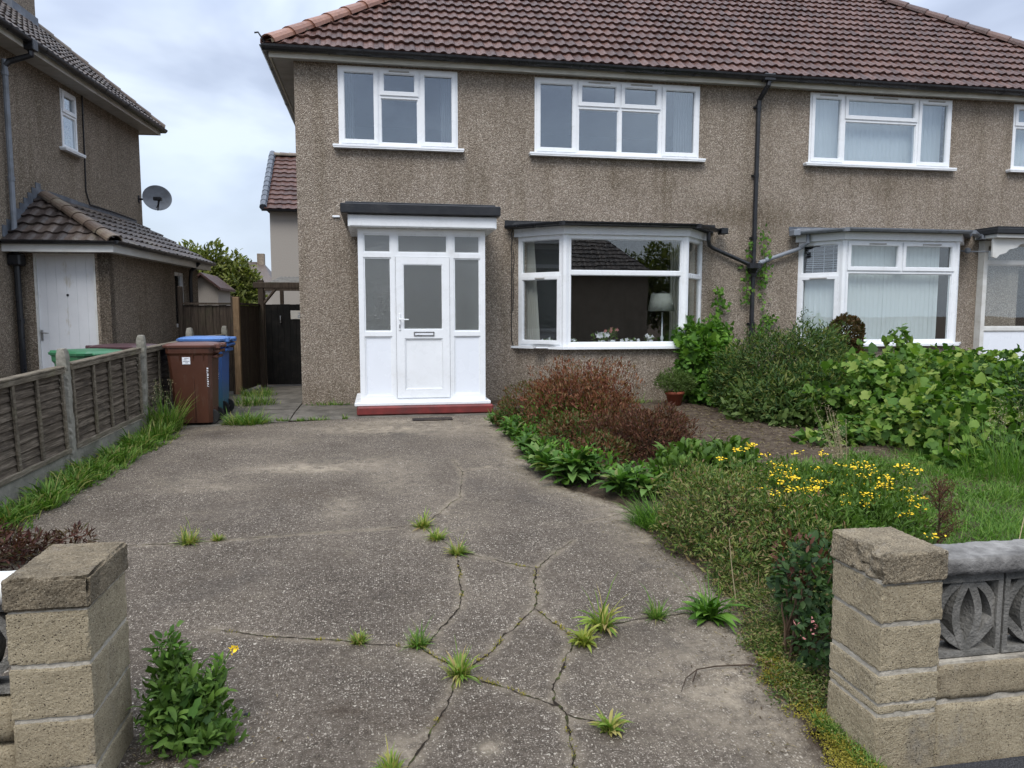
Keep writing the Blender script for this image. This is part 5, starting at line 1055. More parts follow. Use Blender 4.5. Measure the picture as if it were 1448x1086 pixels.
# ------------------------------------------------------------------ gate pillars and front wall
def carve_r(q, p):
    # broken top edge on the driveway side and front left of the cap
    e = mn.noise(Vector((p.y * 16, p.z * 5, 1))) * .5 + .5
    dx = p.x - 1.80; dy = p.y - 2.35
    up_ = (p.z - .375) / .10
    a = max(0, up_) * (.004 + .03 * max(0, e - .45) * 2) * max(0, 1 - dx / .05)
    b = 0
    if dx < .13 and dy < .14: b = max(0, 1 - dx / .10) * .022 * max(0, mn.noise(p * 26) + .35)
    q = q + Vector((a, 0, -b * .9 * max(0, up_)))
    if dx < .02 and dy < .17: q.x += .016 * max(0, mn.noise(Vector((p.y * 22, p.z * 22, 2))) + .3) * (2.0 if p.z < .42 else .8)
    return q
rp = root('gate_pillar', (1.93, 2.5, -.36), 'sandy concrete-block gate pillar with a chipped crumbling cap, right of the driveway', 'pillar', 'block pillars at the driveway entrance')
mb = MB(); zs = [-.40, -.155, .012, .0, .19, .36]
for k, (a, b) in enumerate(((-.42, -.15), (-.135, -.105), (-.092, .012), (.032, .20), (.215, .358))): rough_block(mb, 1.80 + .003 * (k % 2), 2.055, 2.35 + .002 * (k % 2), 2.655, a, b, .0028, k, .011, .004)
mb.build('shaft', 'block', rp)
mb = MB(); mb.box(1.807, 2.049, 2.357, 2.648, -.4, .37); mb.build('mortar', 'mortar_p', rp)
mb = MB(); rough_block(mb, 1.79, 2.062, 2.338, 2.665, .368, .482, .005, 9, .009, .008, carve=carve_r); mb.build('cap', 'cap', rp)
lp = root('gate_pillar', (-1.1, 2.8, -.36), 'sandy concrete-block gate pillar with an intact rounded cap, left of the driveway', 'pillar', 'block pillars at the driveway entrance')
mb = MB()
for k, (a, b) in enumerate(((-.44, -.20), (-.185, -.02), (-.005, .17), (.185, .362))): rough_block(mb, -1.225, -.97 - .002 * (k % 2), 2.62, 3.0, a, b, .0028, k + 20, .011, .004)
mb.build('shaft', 'block', lp)
mb = MB(); mb.box(-1.219, -.977, 2.627, 2.993, -.4, .38); mb.build('mortar', 'mortar_p', lp)
mb = MB(); rough_block(mb, -1.232, -.962, 2.612, 3.01, .37, .482, .005, 31, .010, .014); mb.build('cap', 'cap', lp)
def screen_block(m, x0, z0, W_, H, y0, y1):
    T = lambda s, d, z: (x0 + s, y0 + d, z0 + z); D = y1 - y0; b = .022
    m.plate(0, W_, 0, H, [(b, W_ - b, b * .9, H - b * 1.6)], 0, D, T)
    def strip(pts, w, inset=.008):
        pts = [Vector((a * W_, c * H)) for a, c in pts]; L_ = []; R__ = []
        for i, p in enumerate(pts):
            t = (pts[min(i + 1, len(pts) - 1)] - pts[max(i - 1, 0)]).normalized(); n_ = Vector((-t.y, t.x)); L_.append(p + n_ * w / 2); R__.append(p - n_ * w / 2)
        for i in range(len(pts) - 1):
            q = [L_[i], R__[i], R__[i + 1], L_[i + 1]]; e = inset; vs = [T(v.x, e, v.y) for v in q] + [T(v.x, D - e, v.y) for v in q]
            m.add(vs, [(0, 1, 2, 3), (4, 7, 6, 5), (0, 4, 5, 1), (2, 6, 7, 3), (1, 5, 6, 2), (0, 3, 7, 4)], .5)
    arc = lambda x, z, xb, z1, n=10: [(x + xb * math.sin(math.pi * i / n), z + (z1 - z) * i / n) for i in range(n + 1)]
    strip(arc(.5, .06, .17, .92), .032); strip(arc(.5, .06, -.17, .92), .032)
    strip([(.5 + .46 * math.sin(t), .32 + .58 * math.cos(t)) for t in np.linspace(0, 1.55, 10)], .034, .012); strip([(.5 - .46 * math.sin(t), .32 + .58 * math.cos(t)) for t in np.linspace(0, 1.55, 10)], .034, .012)
    strip([(.48, .08), (.7, .2), (.95, .42)], .032, .010); strip([(.52, .08), (.3, .2), (.05, .42)], .032, .010)
fw_ = root('front_wall', (2.7, 2.5, -.36), 'low front garden wall with grey screen blocks and pale coping, right of the right-hand pillar', 'wall')
mb = MB(); x = 2.068
for k, (a, b) in enumerate(((-.42, -.135), (-.118, .022))):
    xx = 2.06
    while xx < 4.2: rough_block(mb, xx, xx + .44, 2.37, 2.56, a, b, .003, k * 7 + int(xx * 10), .025, .006); xx += .452
mb.build('base_blocks', 'block', fw_, smooth=True)
mb = MB(); mb.box(2.06, 4.3, 2.38, 2.55, -.4, .03); mb.build('mortar', 'mortar_p', fw_)
sb0 = None
for k in range(7):
    if sb0 is None:
        m = MB(); screen_block(m, 2.066, .036, .292, .33, 2.40, 2.50); sb0 = m.build('screen_block', 'screen', fw_)
    else:
        o = sb0.copy(); C.objects.link(o); o.parent = fw_; o.location = (.302 * k, 0, 0)
for k in range(4):
    mb = MB(); rough_block(mb, 2.062 + k * .6, 2.655 + k * .6, 2.36, 2.55, .37, .438, .003, 40 + k, .02, .008); mb.build('coping', 'coping', fw_, smooth=True)
lw_ = root('front_wall', (-2.2, 2.85, -.36), 'short end of low wall with white coping meeting the left-hand pillar', 'wall')
mb = MB()
for k, (a, b) in enumerate(((-.42, -.135), (-.118, .022))): rough_block(mb, -3.4, -1.24, 2.70, 2.89, a, b, .003, k * 7 + 90, .04, .006)
mb.build('base_blocks', 'block', lw_, smooth=True)
mb = MB(); screen_block(mb, -1.535, .036, .292, .33, 2.74, 2.84); s1 = mb.build('screen_block', 'screen', lw_)
for k in range(1, 5): o = s1.copy(); C.objects.link(o); o.parent = lw_; o.location = (-.302 * k, 0, 0)
mb = MB(); rough_block(mb, -3.4, -1.238, 2.69, 2.88, .37, .438, .003, 47, .03, .012); mb.build('coping', 'upvc_old', lw_, smooth=True)

# ------------------------------------------------------------------ things in the windows
def curtain(name, P, Q, z0, z1, label, group, seed=0, taper=0., mat='curtain', amp=.03):
    P, Q = Vector(P), Vector(Q); d = Q - P; Ln = d.length; d.normalize(); n_ = Vector((-d.y, d.x)); m = MB(); N_ = 60; vs = []
    for j, z in enumerate(np.linspace(z0, z1, 10)):
        f = 1 - taper * (1 - j / 9) * 1.0
        for i in range(N_ + 1):
            s = Ln * i / N_ * f; a = amp * math.sin(i * .75 + seed + .3 * mn.noise(Vector((i * .2, j * .5, seed)))) ; q = P + d * s + n_ * a; vs.append((q.x, q.y, z))
    m.add(vs, [(j * (N_ + 1) + i, j * (N_ + 1) + i + 1, (j + 1) * (N_ + 1) + i + 1, (j + 1) * (N_ + 1) + i) for j in range(9) for i in range(N_)])
    c = (P + Q) / 2; o = m.build(name, mat, None, smooth=True, loc=(c.x, c.y, z0)); tag(o, label, 'curtain', group); return o
GC = 'curtains in the windows'
curtain('curtain', (2.28, 11.60), (2.40, 11.48), .9, 2.55, 'cream curtain at the left end of the ground-floor bay window', GC, 1, -.7)
curtain('curtain', (4.70, 11.56), (5.03, 11.45), .9, 2.55, 'cream curtain beside the lamp at the right end of the bay window', GC, 2)
curtain('curtain', (4.95, 11.3), (5.12, 11.6), .9, 2.55, 'cream curtain folded against the right-hand side pane of the bay', GC, 5)
curtain('curtain', (-.50, 11.75), (-.30, 11.75), 3.7, 4.95, 'pale net curtain at the left of the window over the porch', GC, 3, mat='net')
curtain('curtain', (1.0, 11.72), (1.20, 11.72), 3.7, 4.95, 'pale net curtain at the right of the window over the porch', GC, 4, mat='net')
curtain('curtain', (4.78, 11.75), (5.08, 11.75), 3.7, 4.95, 'pale net curtain at the right of the wide upstairs window', GC, 6, -.1, mat='net')
curtain('curtain', (2.40, 11.80), (2.50, 11.80), 3.7, 4.95, 'pale net curtain at the left of the wide upstairs window', GC, 7, -.1, mat='net')
def vblind(P, Q, z0, z1, label, w=.089, rot=22, seed=0, gap=None, cat='blind', group='vertical blinds in the right-hand house'):
    P, Q = Vector(P), Vector(Q); d = Q - P; Ln = d.length; d.normalize(); n_ = Vector((-d.y, d.x)); m = MB(); rnd = random.Random(seed); k = int(Ln / .078)
    for i in range(k):
        c = P + d * (i + .5) * Ln / k; a = R_(rot + rnd.uniform(-3, 3)); e = d * math.cos(a) + n_ * math.sin(a); nn_ = Vector((-e.y, e.x)); vs = []
        for t in (-.5, -.2, .2, .5):
            for z in (z0, z1): q = c + e * t * w + nn_ * (.006 if abs(t) < .4 else 0); vs.append((q.x, q.y, z + rnd.uniform(-.002, .002)))
        m.add(vs, [(0, 2, 3, 1), (2, 4, 5, 3), (4, 6, 7, 5)])
    hx = (P + Q) / 2
    def T(s, dd, z): q = P + d * s + n_ * dd; return (q.x, q.y, z)
    m.cbox(0, Ln, -.02, .02, z1, z1 + .03, .004, T)
    o = m.build('vertical_blind', 'blind', None, loc=(hx.x, hx.y, z0)); tag(o, label, cat, group)
vblind((7.08, 11.66), (9.62, 11.66), 3.87, 4.9, 'pale vertical blind across the upstairs window of the right-hand house', rot=5)
vblind((10.93, 11.66), (12.6, 11.66), 3.87, 4.9, 'pale vertical blind in the upstairs window cut by the right edge', seed=2, rot=5)
vblind((7.42, 11.05), (9.22, 11.05), .90, 2.5, 'long grey-green vertical blind across the front of the right-hand bay window', seed=3, rot=8)
vblind((7.06, 11.50), (7.38, 11.08), .90, 1.95, 'short vertical blind in the left side pane of the right-hand bay window', seed=4, rot=7)
m = MB(); rnd = random.Random(8); P, Q = Vector((7.04, 11.47)), Vector((7.37, 11.02)); d = (Q - P).normalized(); Ln = (Q - P).length; n_ = Vector((-d.y, d.x))
for i in range(15):
    z = 2.02 + i * .034 + rnd.uniform(-.008, .008); t = rnd.uniform(-.02, .02); a = P + n_ * .03; b = P + d * Ln + n_ * .03; vs = []
    for dd, dz in ((0, 0), (.022, .009)): vs += [(a.x + n_.x * dd, a.y + n_.y * dd, z + dz), (((a + b) / 2).x + n_.x * dd, ((a + b) / 2).y + n_.y * dd, z + dz - .006 + t * .4), (b.x + n_.x * dd, b.y + n_.y * dd, z + t + dz)]
    m.add(vs, [(0, 1, 4, 3), (1, 2, 5, 4)])
for s in (.12, .3, .45): a = P + d * s + n_ * .025; m.tube([(a.x, a.y, 1.98), (a.x, a.y, 2.54)], .005, 4)
tag(m.build('venetian_blind', 'slat', None, loc=(7.2, 11.25, 2.0)), 'damaged silver venetian blind in the top left pane of the right-hand bay', 'blind')
tl = root('table_lamp', (4.44, 11.22, .87), 'table lamp with a grey drum shade standing inside the bay window', 'lamp')
m = MB(); m.lathe([(.06, 0), (.06, .012), (.02, .03), (.018, .08), (.028, .12), (.012, .16), (.012, .52)], (4.44, 11.22, .862), 16); m.build('base', 'ceramic', tl, smooth=True)
m = MB(); m.lathe([(.212, 0), (.158, .275), (.154, .275), (.208, 0)], (4.42, 11.22, 1.40), 32); m.build('lamp_shade', 'shade', tl, smooth=True)
ws = tag((lambda m: (m.cbox(2.35, 5.05, 11.0, 11.48, .835, .858, .004), m.build('bay_window_board', 'upvc', house))[1])(MB()))
def posy(x, y, z, label, col, h=.16, r=.09, seed=0, nfl=12):
    r0 = root('flower_pot', (x, y, z), label, 'flowers', 'flower pots on the bay window sill'); m = MB(); m.lathe([(.04, 0), (.055, .05), (.06, .09), (.052, .09)], (x, y, z), 14); m.build('pot', 'ceramic', r0, smooth=True)
    foliage('leaves', [(x, y, z + h * .75, r, r, h * .35)], 90, 'small', .05, .03, ('lf_gshrub',), r0, seed=seed)
    rng = np.random.default_rng(seed); P = np.stack([x + rng.normal(0, r * .6, nfl), y + rng.normal(0, r * .5, nfl), z + h + rng.normal(0, .02, nfl)], 1); g = []
    for k in range(5):
        a = k * 1.257; A = np.tile([math.cos(a), -.25, math.sin(a)], (nfl, 1)) + rng.normal(0, .15, (nfl, 3)); g.append(('small', P, A, np.tile([0, -1, .2], (nfl, 1)), np.full(nfl, .036), np.full(nfl, .032), 0, None))
    leaf_mesh('flowers', g, [col], r0)
posy(3.43, 11.15, .86, 'wide pot of white and pink flowers left of the centre of the bay window', 'petalw', .17, .15, 1, 22)
posy(3.62, 11.25, .86, 'small pink flower pot just behind the wide white flowers in the bay', 'petalp', .24, .07, 2, 5)
posy(3.86, 11.12, .86, 'low cluster of white flowers at the middle of the bay sill', 'petalw', .07, .08, 3, 16)
posy(4.20, 11.14, .86, 'white flowers in a pot just left of the table lamp', 'petalw', .13, .05, 4, 10)
posy(2.93, 11.05, .86, 'white flowers in the bottom left corner of the big bay pane', 'petalw', .08, .05, 5, 10)
posy(2.62, 11.32, .86, 'white flowers behind the narrow left side pane of the bay', 'petalw', .08, .07, 6, 10)
# doormat / drain cover
m = MB(); rough_block(m, .42, .95, 9.66, 9.86, -.04, -.018, .003, 3, .03, .01); tag(m.build('doormat', 'mat', None, loc=(.68, 9.76, -.03)), 'small worn dark rubber mat on the concrete in front of the porch', 'doormat')
m = MB(); m.tube([(1.28, 2.93, -.295), (1.34, 3.02, -.285), (1.42, 3.08, -.28), (1.52, 3.10, -.283), (1.68, 3.09, -.285), (1.8, 3.02, -.29)], [.0015, .0025, .003, .0035, .004, .004], 6); m.tube([(1.42, 3.08, -.28), (1.36, 2.99, -.288)], .003, 5); tag(m.build('fallen_twig', 'twig', None, loc=(1.5, 3.05, -.29)), 'thin brown forked twig lying on the concrete near the right pillar', 'twig')
def pebble(x, y, r, mat, label, seed):
    m = MB(); rough_block(m, x - r, x + r, y - r * .7, y + r * .7, zg(y) - .002, zg(y) + r * .9, r * .3, seed, r * .45, r * .5); tag(m.build('stone', mat, None, smooth=True, loc=(x, y, zg(y))), label, 'stone')
pebble(-.56, 3.07, .013, 'dkgrey', 'small dark stone on the concrete, lower left of the drive', 1); pebble(-.54, 2.66, .014, 'terracotta', 'small reddish stone chip lying near the weed by the left pillar', 2)
#=====PLANTS=====
def grit():
    rng = np.random.default_rng(44); P = []
    for _ in range(2600):
        k = rng.random()
        if k < .35: y = 5 + 4.9 * rng.random(); x = fx(y) + .1 + abs(rng.normal(0, .22))
        elif k < .75: y = 2.1 + 7.8 * rng.random(); x = edge(y) - .02 - abs(rng.normal(0, .14))
        elif k < .88: x = -2.6 + 4 * rng.random(); y = 9.5 + rng.normal(0, .12)
        else: x = -.95 + abs(rng.normal(0, .25)); y = 2.5 + .7 * rng.random()
        P.append((x, y, zg(y) + .008))
    P = np.array(P); n = len(P)
    tag(leaf_mesh('leaf_litter', [('small', P, rng.normal(0, 1, (n, 3)) * [1, 1, .15], np.tile([0, 0, 1], (n, 1)) + rng.normal(0, .2, (n, 3)), .010 + .02 * rng.random(n), .004 + .007 * rng.random(n), 0, None)], ['lf_litter'], None, (0, 6, -.1), rng), kind='stuff')

GR = 'weeds growing in the driveway cracks'
def rosette(x, y, r, label, mats, n=26, h=.07, w=.02, kind='arch', seed=0, flat=.55, tall=0, name='weed', cat='weed', group=GR):
    rng = np.random.default_rng(seed + 77); z = zg(y); a = rng.random(n) * 6.283; el_ = rng.random(n) ** 1.2 * 1.0 + .15 * flat
    P = np.stack([x + np.cos(a) * r * .12 * rng.random(n), y + np.sin(a) * r * .12 * rng.random(n), np.full(n, z - .003)], 1)
    a = a + .3 * np.sin(a * 2 + seed); r = r * (.88 + .16 * math.sin(seed * 2.3)); A = np.stack([np.cos(a) * np.cos(el_), np.sin(a) * np.cos(el_), np.sin(el_) + .12], 1); N = np.stack([-np.cos(a) * .5, -np.sin(a) * .5, np.ones(n)], 1) + rng.normal(0, .2, (n, 3))
    Ls = r * (.35 + 1.0 * rng.random(n)); g = [(kind, P, A, N, Ls, np.full(n, w) * (.7 + .6 * rng.random(n)), 0, None)]
    m2 = int(n * .9); q = blades(rng, x, y, r * .5, r * .35, m2, r * .7, .006, .6); g.append((q[0], q[1], q[2], q[3], q[4], q[5], 0, None))
    if tall: q = blades(rng, x, y, r * .3, r * .2, tall, r * 1.3, .007, .25); g.append((q[0], q[1], q[2], q[3], q[4], q[5], 0, None))
    o = leaf_mesh(name, g, list(mats), None, (x, y, z), rng); tag(o, label, cat, group); return o
for i, (x, y, r, k, w_, mats, tall, lab) in enumerate([
  (.30, 5.36, .12, 'blade', .014, 'weed', 10, 'spiky grass weed at the upper crack junction, farthest of the centre chain'),
  (.38, 5.09, .10, 'blade', .012, 'weed', 0, 'small thin weed just below the farthest centre weed'),
  (.49, 4.78, .13, 'blade', .016, 'weed', 12, 'dense green tuft where the straight crack meets the curving crack'),
  (-1.30, 5.28, .12, 'blade', .010, 'weed', 10, 'grass tuft on the left part of the long straight joint'),
  (-1.12, 5.31, .06, 'blade', .008, 'weed', 4, 'tiny grass sprig right beside the left joint tuft'),
  (-.12, 3.64, .08, 'blade', .010, 'weed', 8, 'thin upright weed on the left crack nearer the camera'),
  (.17, 3.56, .085, 'blade', .012, 'grass', 6, 'small dark green weed at the left end of the crack junction'),
  (.34, 3.25, .12, 'blade', .018, 'weed', 8, 'large flat weed at the centre of the near crack star'),
  (.98, 3.44, .12, 'arch', .026, 'weedy', 0, 'yellowish flat weed left of the big green one on the right crack'),
  (1.12, 3.58, .13, 'arch', .026, 'weed', 14, 'big bushy green weed on the right side crack'),
  (.89, 2.72, .10, 'arch', .026, 'weed', 4, 'bright green rosette weed nearest the camera on the right'),
  (1.45, 3.66, .10, 'blade', .008, 'grass', 14, 'wispy grass tuft between the big weed and the flower bed'),
  (.02, 2.62, .07, 'blade', .008, 'weed', 6, 'small sprig at the very bottom edge of the driveway')]):
    rosette(x, y, r, lab, ('lf_' + mats,), 80 if k == 'blade' else 48, w=w_ * .62, kind=k, seed=i, tall=tall)
m = []
rng = np.random.default_rng(5)      # moss and seedlings in the cracks: nobody could count it
for c, wd in zip(CR, CW):
    if wd < .007: continue
    for i in range(len(c) - 1):
        for q in range(int(np.hypot(c[i + 1][0] - c[i][0], c[i + 1][1] - c[i][1]) / .03)):
            f = rng.random(); x = c[i][0] + (c[i + 1][0] - c[i][0]) * f; y = c[i][1] + (c[i + 1][1] - c[i][1]) * f
            if mn.noise(Vector((x * 5, y * 5, 2))) > .05: m.append(blades(rng, x, y, .012, .012, 6, .014, .006, .8, 'small'))
tag(leaf_mesh('crack_moss', m, ['lf_moss', 'lf_weed'], None, (0, 3.8, -.27), rng), kind='stuff')
grit()
# left pillar weed with yellow flowers
r = root('weed', (-.78, 2.95, -.31), 'leafy weed with a tall yellow flower stalk at the foot of the left pillar', 'weed')
foliage('foliage', [(-.80, 2.92, -.17, .11, .15, .14), (-.70, 2.88, -.25, .16, .13, .07), (-.83, 3.05, -.08, .07, .10, .15), (-.68, 2.95, -.14, .06, .08, .10)], 1900, 'arch', .040, .011, ('lf_gshrub',), r, seed=3, up=.6, thick=.5, bump=.6, rand=.9, lv=.5)
stems('stem', (-.76, 2.95, -.31), [(-.585, 3.0, .02), (-.83, 3.0, .08), (-.78, 2.9, .02), (-.65, 2.85, -.1)], r, 'gstem', .005, .03, 4, .05)
m = MB(); m.tube([(-.74, 2.93, -.25), (-.68, 2.97, -.10), (-.60, 3.0, .012)], .0028, 5); m.build('flower_stalk', 'gstem', r); foliage('broad_leaves', [(-.76, 2.93, -.2, .14, .15, .12)], 160, 'lobed', .045, .02, ('lf_weedgreen',), r, seed=13, thick=.4)
foliage('foliage', [(-.64, 3.0, -.06, .035, .03, .05), (-.83, 3.0, .06, .04, .04, .04)], 60, 'oval', .035, .018, ('lf_bright',), r, seed=8)
foliage('flower_head', [(-.585, 3.0, .022, .012, .012, .006), (-.60, 3.0, .012, .009, .009, .006)], 26, 'small', .014, .012, ('petaly',), r, seed=5)
# purple maple
shrub('maple_shrub', (-2.45, 4.95, -.22), 'dark purple-red feathery low shrub behind the left pillar', 'shrub', [(-2.5, 4.98, -.10, .32, .28, .14), (-2.2, 5.15, -.15, .13, .15, .08), (-2.75, 4.9, -.04, .28, .3, .15), (-1.98, 5.2, -.13, .10, .08, .08)], 4200, 'small', .045, .014, ('lf_maple',), seed=6, nst=14)
# grass by the fence (uncountable)
rng = np.random.default_rng(9); g = []
for i in range(46):
    y = 4.9 + (9.75 - 4.9) * i / 46 + rng.normal(0, .05); x = fx(y) + .10 + rng.random() * .16 + (.06 if 6.3 < y < 8.5 else 0)
    dens = int(110 + 120 * (.5 + mn.noise(Vector((y * 1.7, 2, 0))))); hh = .09 + .10 * max(0, mn.noise(Vector((y * 2.1, 7, 0)))) + .03 * rng.random()
    if mn.noise(Vector((y * 1.9, 31, 0))) > .12: dens = int(dens * .45)
    g.append(blades(rng, x, y, .13, .12, dens, hh, .011, .7, 'blade' if i % 3 else 'arch')); 
for i in range(26):
    y = 5.0 + (9.2 - 5.0) * rng.random(); x = fx(y) + .34 + rng.random() * .1; g.append(blades(rng, x, y, .07, .07, 40, .06, .009, .9))
tag(leaf_mesh('verge_grass', g, ['lf_grass'], None, (-2.6, 7.3, -.12), rng), kind='stuff')
def clump(x, y, rx, ry, n, h, w_, label, mat='grass', seed=0, seedheads=0, cat='grass', group=None, lean=.5, name='grass_clump'):
    rng = np.random.default_rng(seed + 5); r = root(name, (x, y, zg(y)), label, cat, group); leaf_mesh('blades', [blades(rng, x, y, rx, ry, n, h, w_, lean), blades(rng, x, y, rx * 1.3, ry * 1.3, n // 3, h * .5, w_, lean * 1.6)], ['lf_' + mat], r, rng=rng)
    if seedheads:
        m = MB(); P = []; 
        for i in range(seedheads):
            a = rng.random() * 6.28; b = Vector((x + rx * .5 * math.cos(a), y + ry * .4 * math.sin(a), zg(y))); t = b + Vector((rng.normal(0, .06), rng.normal(0, .05), h * (1.5 + rng.random() * .7))); m.tube([b, b.lerp(t, .5) + Vector((.01, 0, 0)), t], [.003, .002, .0015], 4)
            for k in range(26): P.append(t - Vector((rng.normal(0, .018), rng.normal(0, .018), rng.random() * h * .6)))
        m.build('seed_stalk', 'gstem', r); P = np.array([tuple(p) for p in P]); leaf_mesh('seed_head', [('small', P, rng.normal(0, 1, P.shape), rng.normal(0, 1, P.shape), np.full(len(P), .016), np.full(len(P), .009), 0, None)], ['lf_straw'], r, rng=rng)
    return r
clump(-2.55, 9.42, .17, .16, 420, .30, .010, 'tall seeding grass in front of the brown wheelie bin by the fence', 'grass', 1, 9, lean=.4)
clump(-2.52, 9.0, .14, .2, 260, .16, .011, 'shorter grass clump by the fence, just in front of the tall seeding grass', 'grass', 2)
clump(-1.66, 9.80, .26, .14, 480, .15, .009, 'broad spreading grass clump to the right of the wheelie bins', 'grass', 3, 4, lean=.9)
clump(-1.85, 11.6, .3, .3, 330, .13, .009, 'low grass patch at the foot of the orange-brown fence post', 'grass', 4)
clump(-2.0, 12.9, .25, .35, 240, .12, .010, 'patch of weeds in front of the black gate on the left', 'grass', 14)
for i, (x, y, s, lab) in enumerate([(-1.24, 9.90, .09, 'first small tuft right of the broad grass clump on the slab joint'), (-1.02, 9.92, .07, 'small tuft on the slab joint below the house corner, left of two'), (-.78, 9.94, .09, 'wide low tuft on the slab joint, left of the porch step'), (-.45, 9.98, .05, 'tiny tuft on the slab joint nearest the porch step')]):
    clump(x, y, s * (1.5 if i == 2 else .8), .04, int(800 * s), .06, .007, lab, 'grass', 10 + i, group='grass tufts on the slab joint before the house', name='grass_tuft', lean=.8)
clump(-.7, 11.35, .3, .06, 120, .06, .008, 'thin weeds at the foot of the wall left of the porch', 'grass', 21, name='grass_tuft')
clump(2.05, 5.15, .17, .16, 520, .20, .006, 'fine blue-green grass clump spilling over the driveway edge', 'bright', 31, lean=.9)
clump(1.56, 9.75, .14, .16, 200, .08, .012, 'low green weeds beside the right end of the red porch step', 'bright', 32)
clump(3.2, 10.65, .9, .14, 360, .11, .009, 'thin grass growing at the foot of the bay window wall', 'grass', 33, name='grass_patch')
rosette(1.72, 3.60, .17, 'bright leafy dandelion-like weed at the driveway edge below the yellow-green shrub', ('lf_bright',), 60, w=.034, kind='arch', seed=50, group=None, tall=14)
# hedge of reddish shrubs
GH = 'reddish-brown shrubs of the front hedge'
shrub('hedge_shrub', (1.80, 9.1, 0), 'small green-and-russet shrub, first of the hedge beside the porch', 'shrub', [(1.86, 9.15, .22, .36, .36, .28), (2.05, 8.85, .28, .3, .3, .28), (1.60, 9.0, .1, .22, .2, .2)], 4200, 'small', .038, .016, ('lf_redg',), GH, 1, 40, sr=.006, up=.7)
shrub('hedge_shrub', (2.3, 8.3, 0), 'tallest rusty-red shrub of the hedge, under the bay window', 'shrub', [(2.25, 8.35, .36, .45, .42, .42), (2.55, 8.15, .34, .38, .36, .42), (1.98, 8.3, .26, .36, .34, .40), (2.45, 7.9, .15, .42, .3, .32)], 17000, 'small', .040, .015, ('lf_red',), GH, 2, 90, sr=.006, up=1.0, bump=.55, thick=.22)
shrub('hedge_shrub', (2.7, 7.2, -.1), 'lower dark brown twiggy shrub at the right end of the hedge', 'shrub', [(2.72, 7.15, .10, .40, .36, .30), (2.40, 7.35, .05, .34, .3, .30), (2.98, 7.35, .12, .27, .3, .25)], 13000, 'small', .036, .013, ('lf_redd',), GH, 3, 80, sr=.006, up=1.0, thick=.24, bump=.5)
shrub('hedge_shrub', (1.95, 7.6, -.1), 'green and brown mixed shrub in front of the tall rusty-red one', 'shrub', [(1.98, 7.55, .06, .33, .33, .24), (2.15, 6.95, -.02, .28, .3, .2)], 4200, 'small', .04, .018, ('lf_redg',), GH, 4, 30, sr=.005, up=.6)
GL = 'broad-leaved green plants along the driveway edge'
for i, (x, y, s, lab) in enumerate([(1.50, 9.2, .8, 'small broad-leaved plant nearest the porch step at the drive edge'), (1.53, 8.45, 1.0, 'upright broad-leaved plant second from the porch at the drive edge'), (1.55, 7.75, 1.0, 'drooping broad-leaved plant in the middle of the drive edge row'),
        (1.56, 6.98, 1.2, 'dark broad-leaved plant left of the largest one at the drive edge'), (1.75, 6.40, 1.5, 'largest broad-leaved plant in the row, sprawling onto the concrete'), (2.08, 5.90, 1.25, 'broad-leaved plant at the near end of the row by the blue-green grass')]):
    r = root('broadleaf_plant', (x, y, zg(y)), lab, 'plant', GL); rng = np.random.default_rng(i + 60); g = []
    for c in range(4):
        n = 30; cx, cy = x + .04 + rng.normal(0, .09 * s), y + rng.normal(0, .16 * s); a = rng.random(n) * 6.283; e_ = rng.random(n) * 1.15 + .1; zz = zg(y) + .02 + .08 * rng.random(n) * s
        P = np.stack([cx + .03 * np.cos(a), cy + .03 * np.sin(a), zz], 1); A = np.stack([np.cos(a) * np.cos(e_), np.sin(a) * np.cos(e_), np.sin(e_)], 1); N = np.stack([-np.cos(a) * .6, -np.sin(a) * .6, np.ones(n)], 1) + rng.normal(0, .2, (n, 3))
        g.append(('arch', P, A, N, .15 * s * (.5 + .8 * rng.random(n)), .055 * s * (.7 + .5 * rng.random(n)), 0, None))
    leaf_mesh('foliage', g, ['lf_hosta'], r, rng=rng)
    foliage('undergrowth', [(x + .1, y + .1, zg(y) + .1, .2 * s, .22 * s, .13 * s)], 350, 'oval', .05, .026, ('lf_bright',), r, seed=i)
    stems('stem', (x, y, zg(y)), [(x + rng.normal(0, .1), y + rng.normal(0, .1), zg(y) + .15) for _ in range(7)], r, 'gstem', .006, .04, i)
shrub('leafy_plant', (2.75, 6.0, -.18), 'dark green leafy perennial between the brown shrub and the yellow-green one', 'plant', [(2.7, 6.1, -.02, .32, .26, .2), (3.1, 6.2, 0, .26, .22, .17)], 1500, 'arch', .085, .028, ('lf_gshrub',), None, 7, 12, up=.8)
# potted plant
r = root('potted_plant', (4.27, 10.25, 0), 'bushy green plant in a terracotta pot against the wall under the bay', 'potted plant')
m = MB(); m.lathe([(.085, 0), (.125, .19), (.14, .19), (.145, .235), (.13, .235), (.12, .20), (.05, .19)], (4.27, 10.25, -.01), 28); m.build('pot', 'terracotta', r, smooth=True)
foliage('foliage', [(4.27, 10.25, .38, .24, .22, .17), (4.12, 10.22, .36, .16, .15, .12), (4.45, 10.25, .33, .16, .15, .13)], 2300, 'small', .05, .012, ('lf_heather',), r, seed=2, up=.6, thick=.35)
stems('stem', (4.27, 10.25, .2), [(4.27 + .2 * math.cos(a), 10.25 + .2 * math.sin(a), .45) for a in range(8)], r, 'gstem', .004, .05, 2)
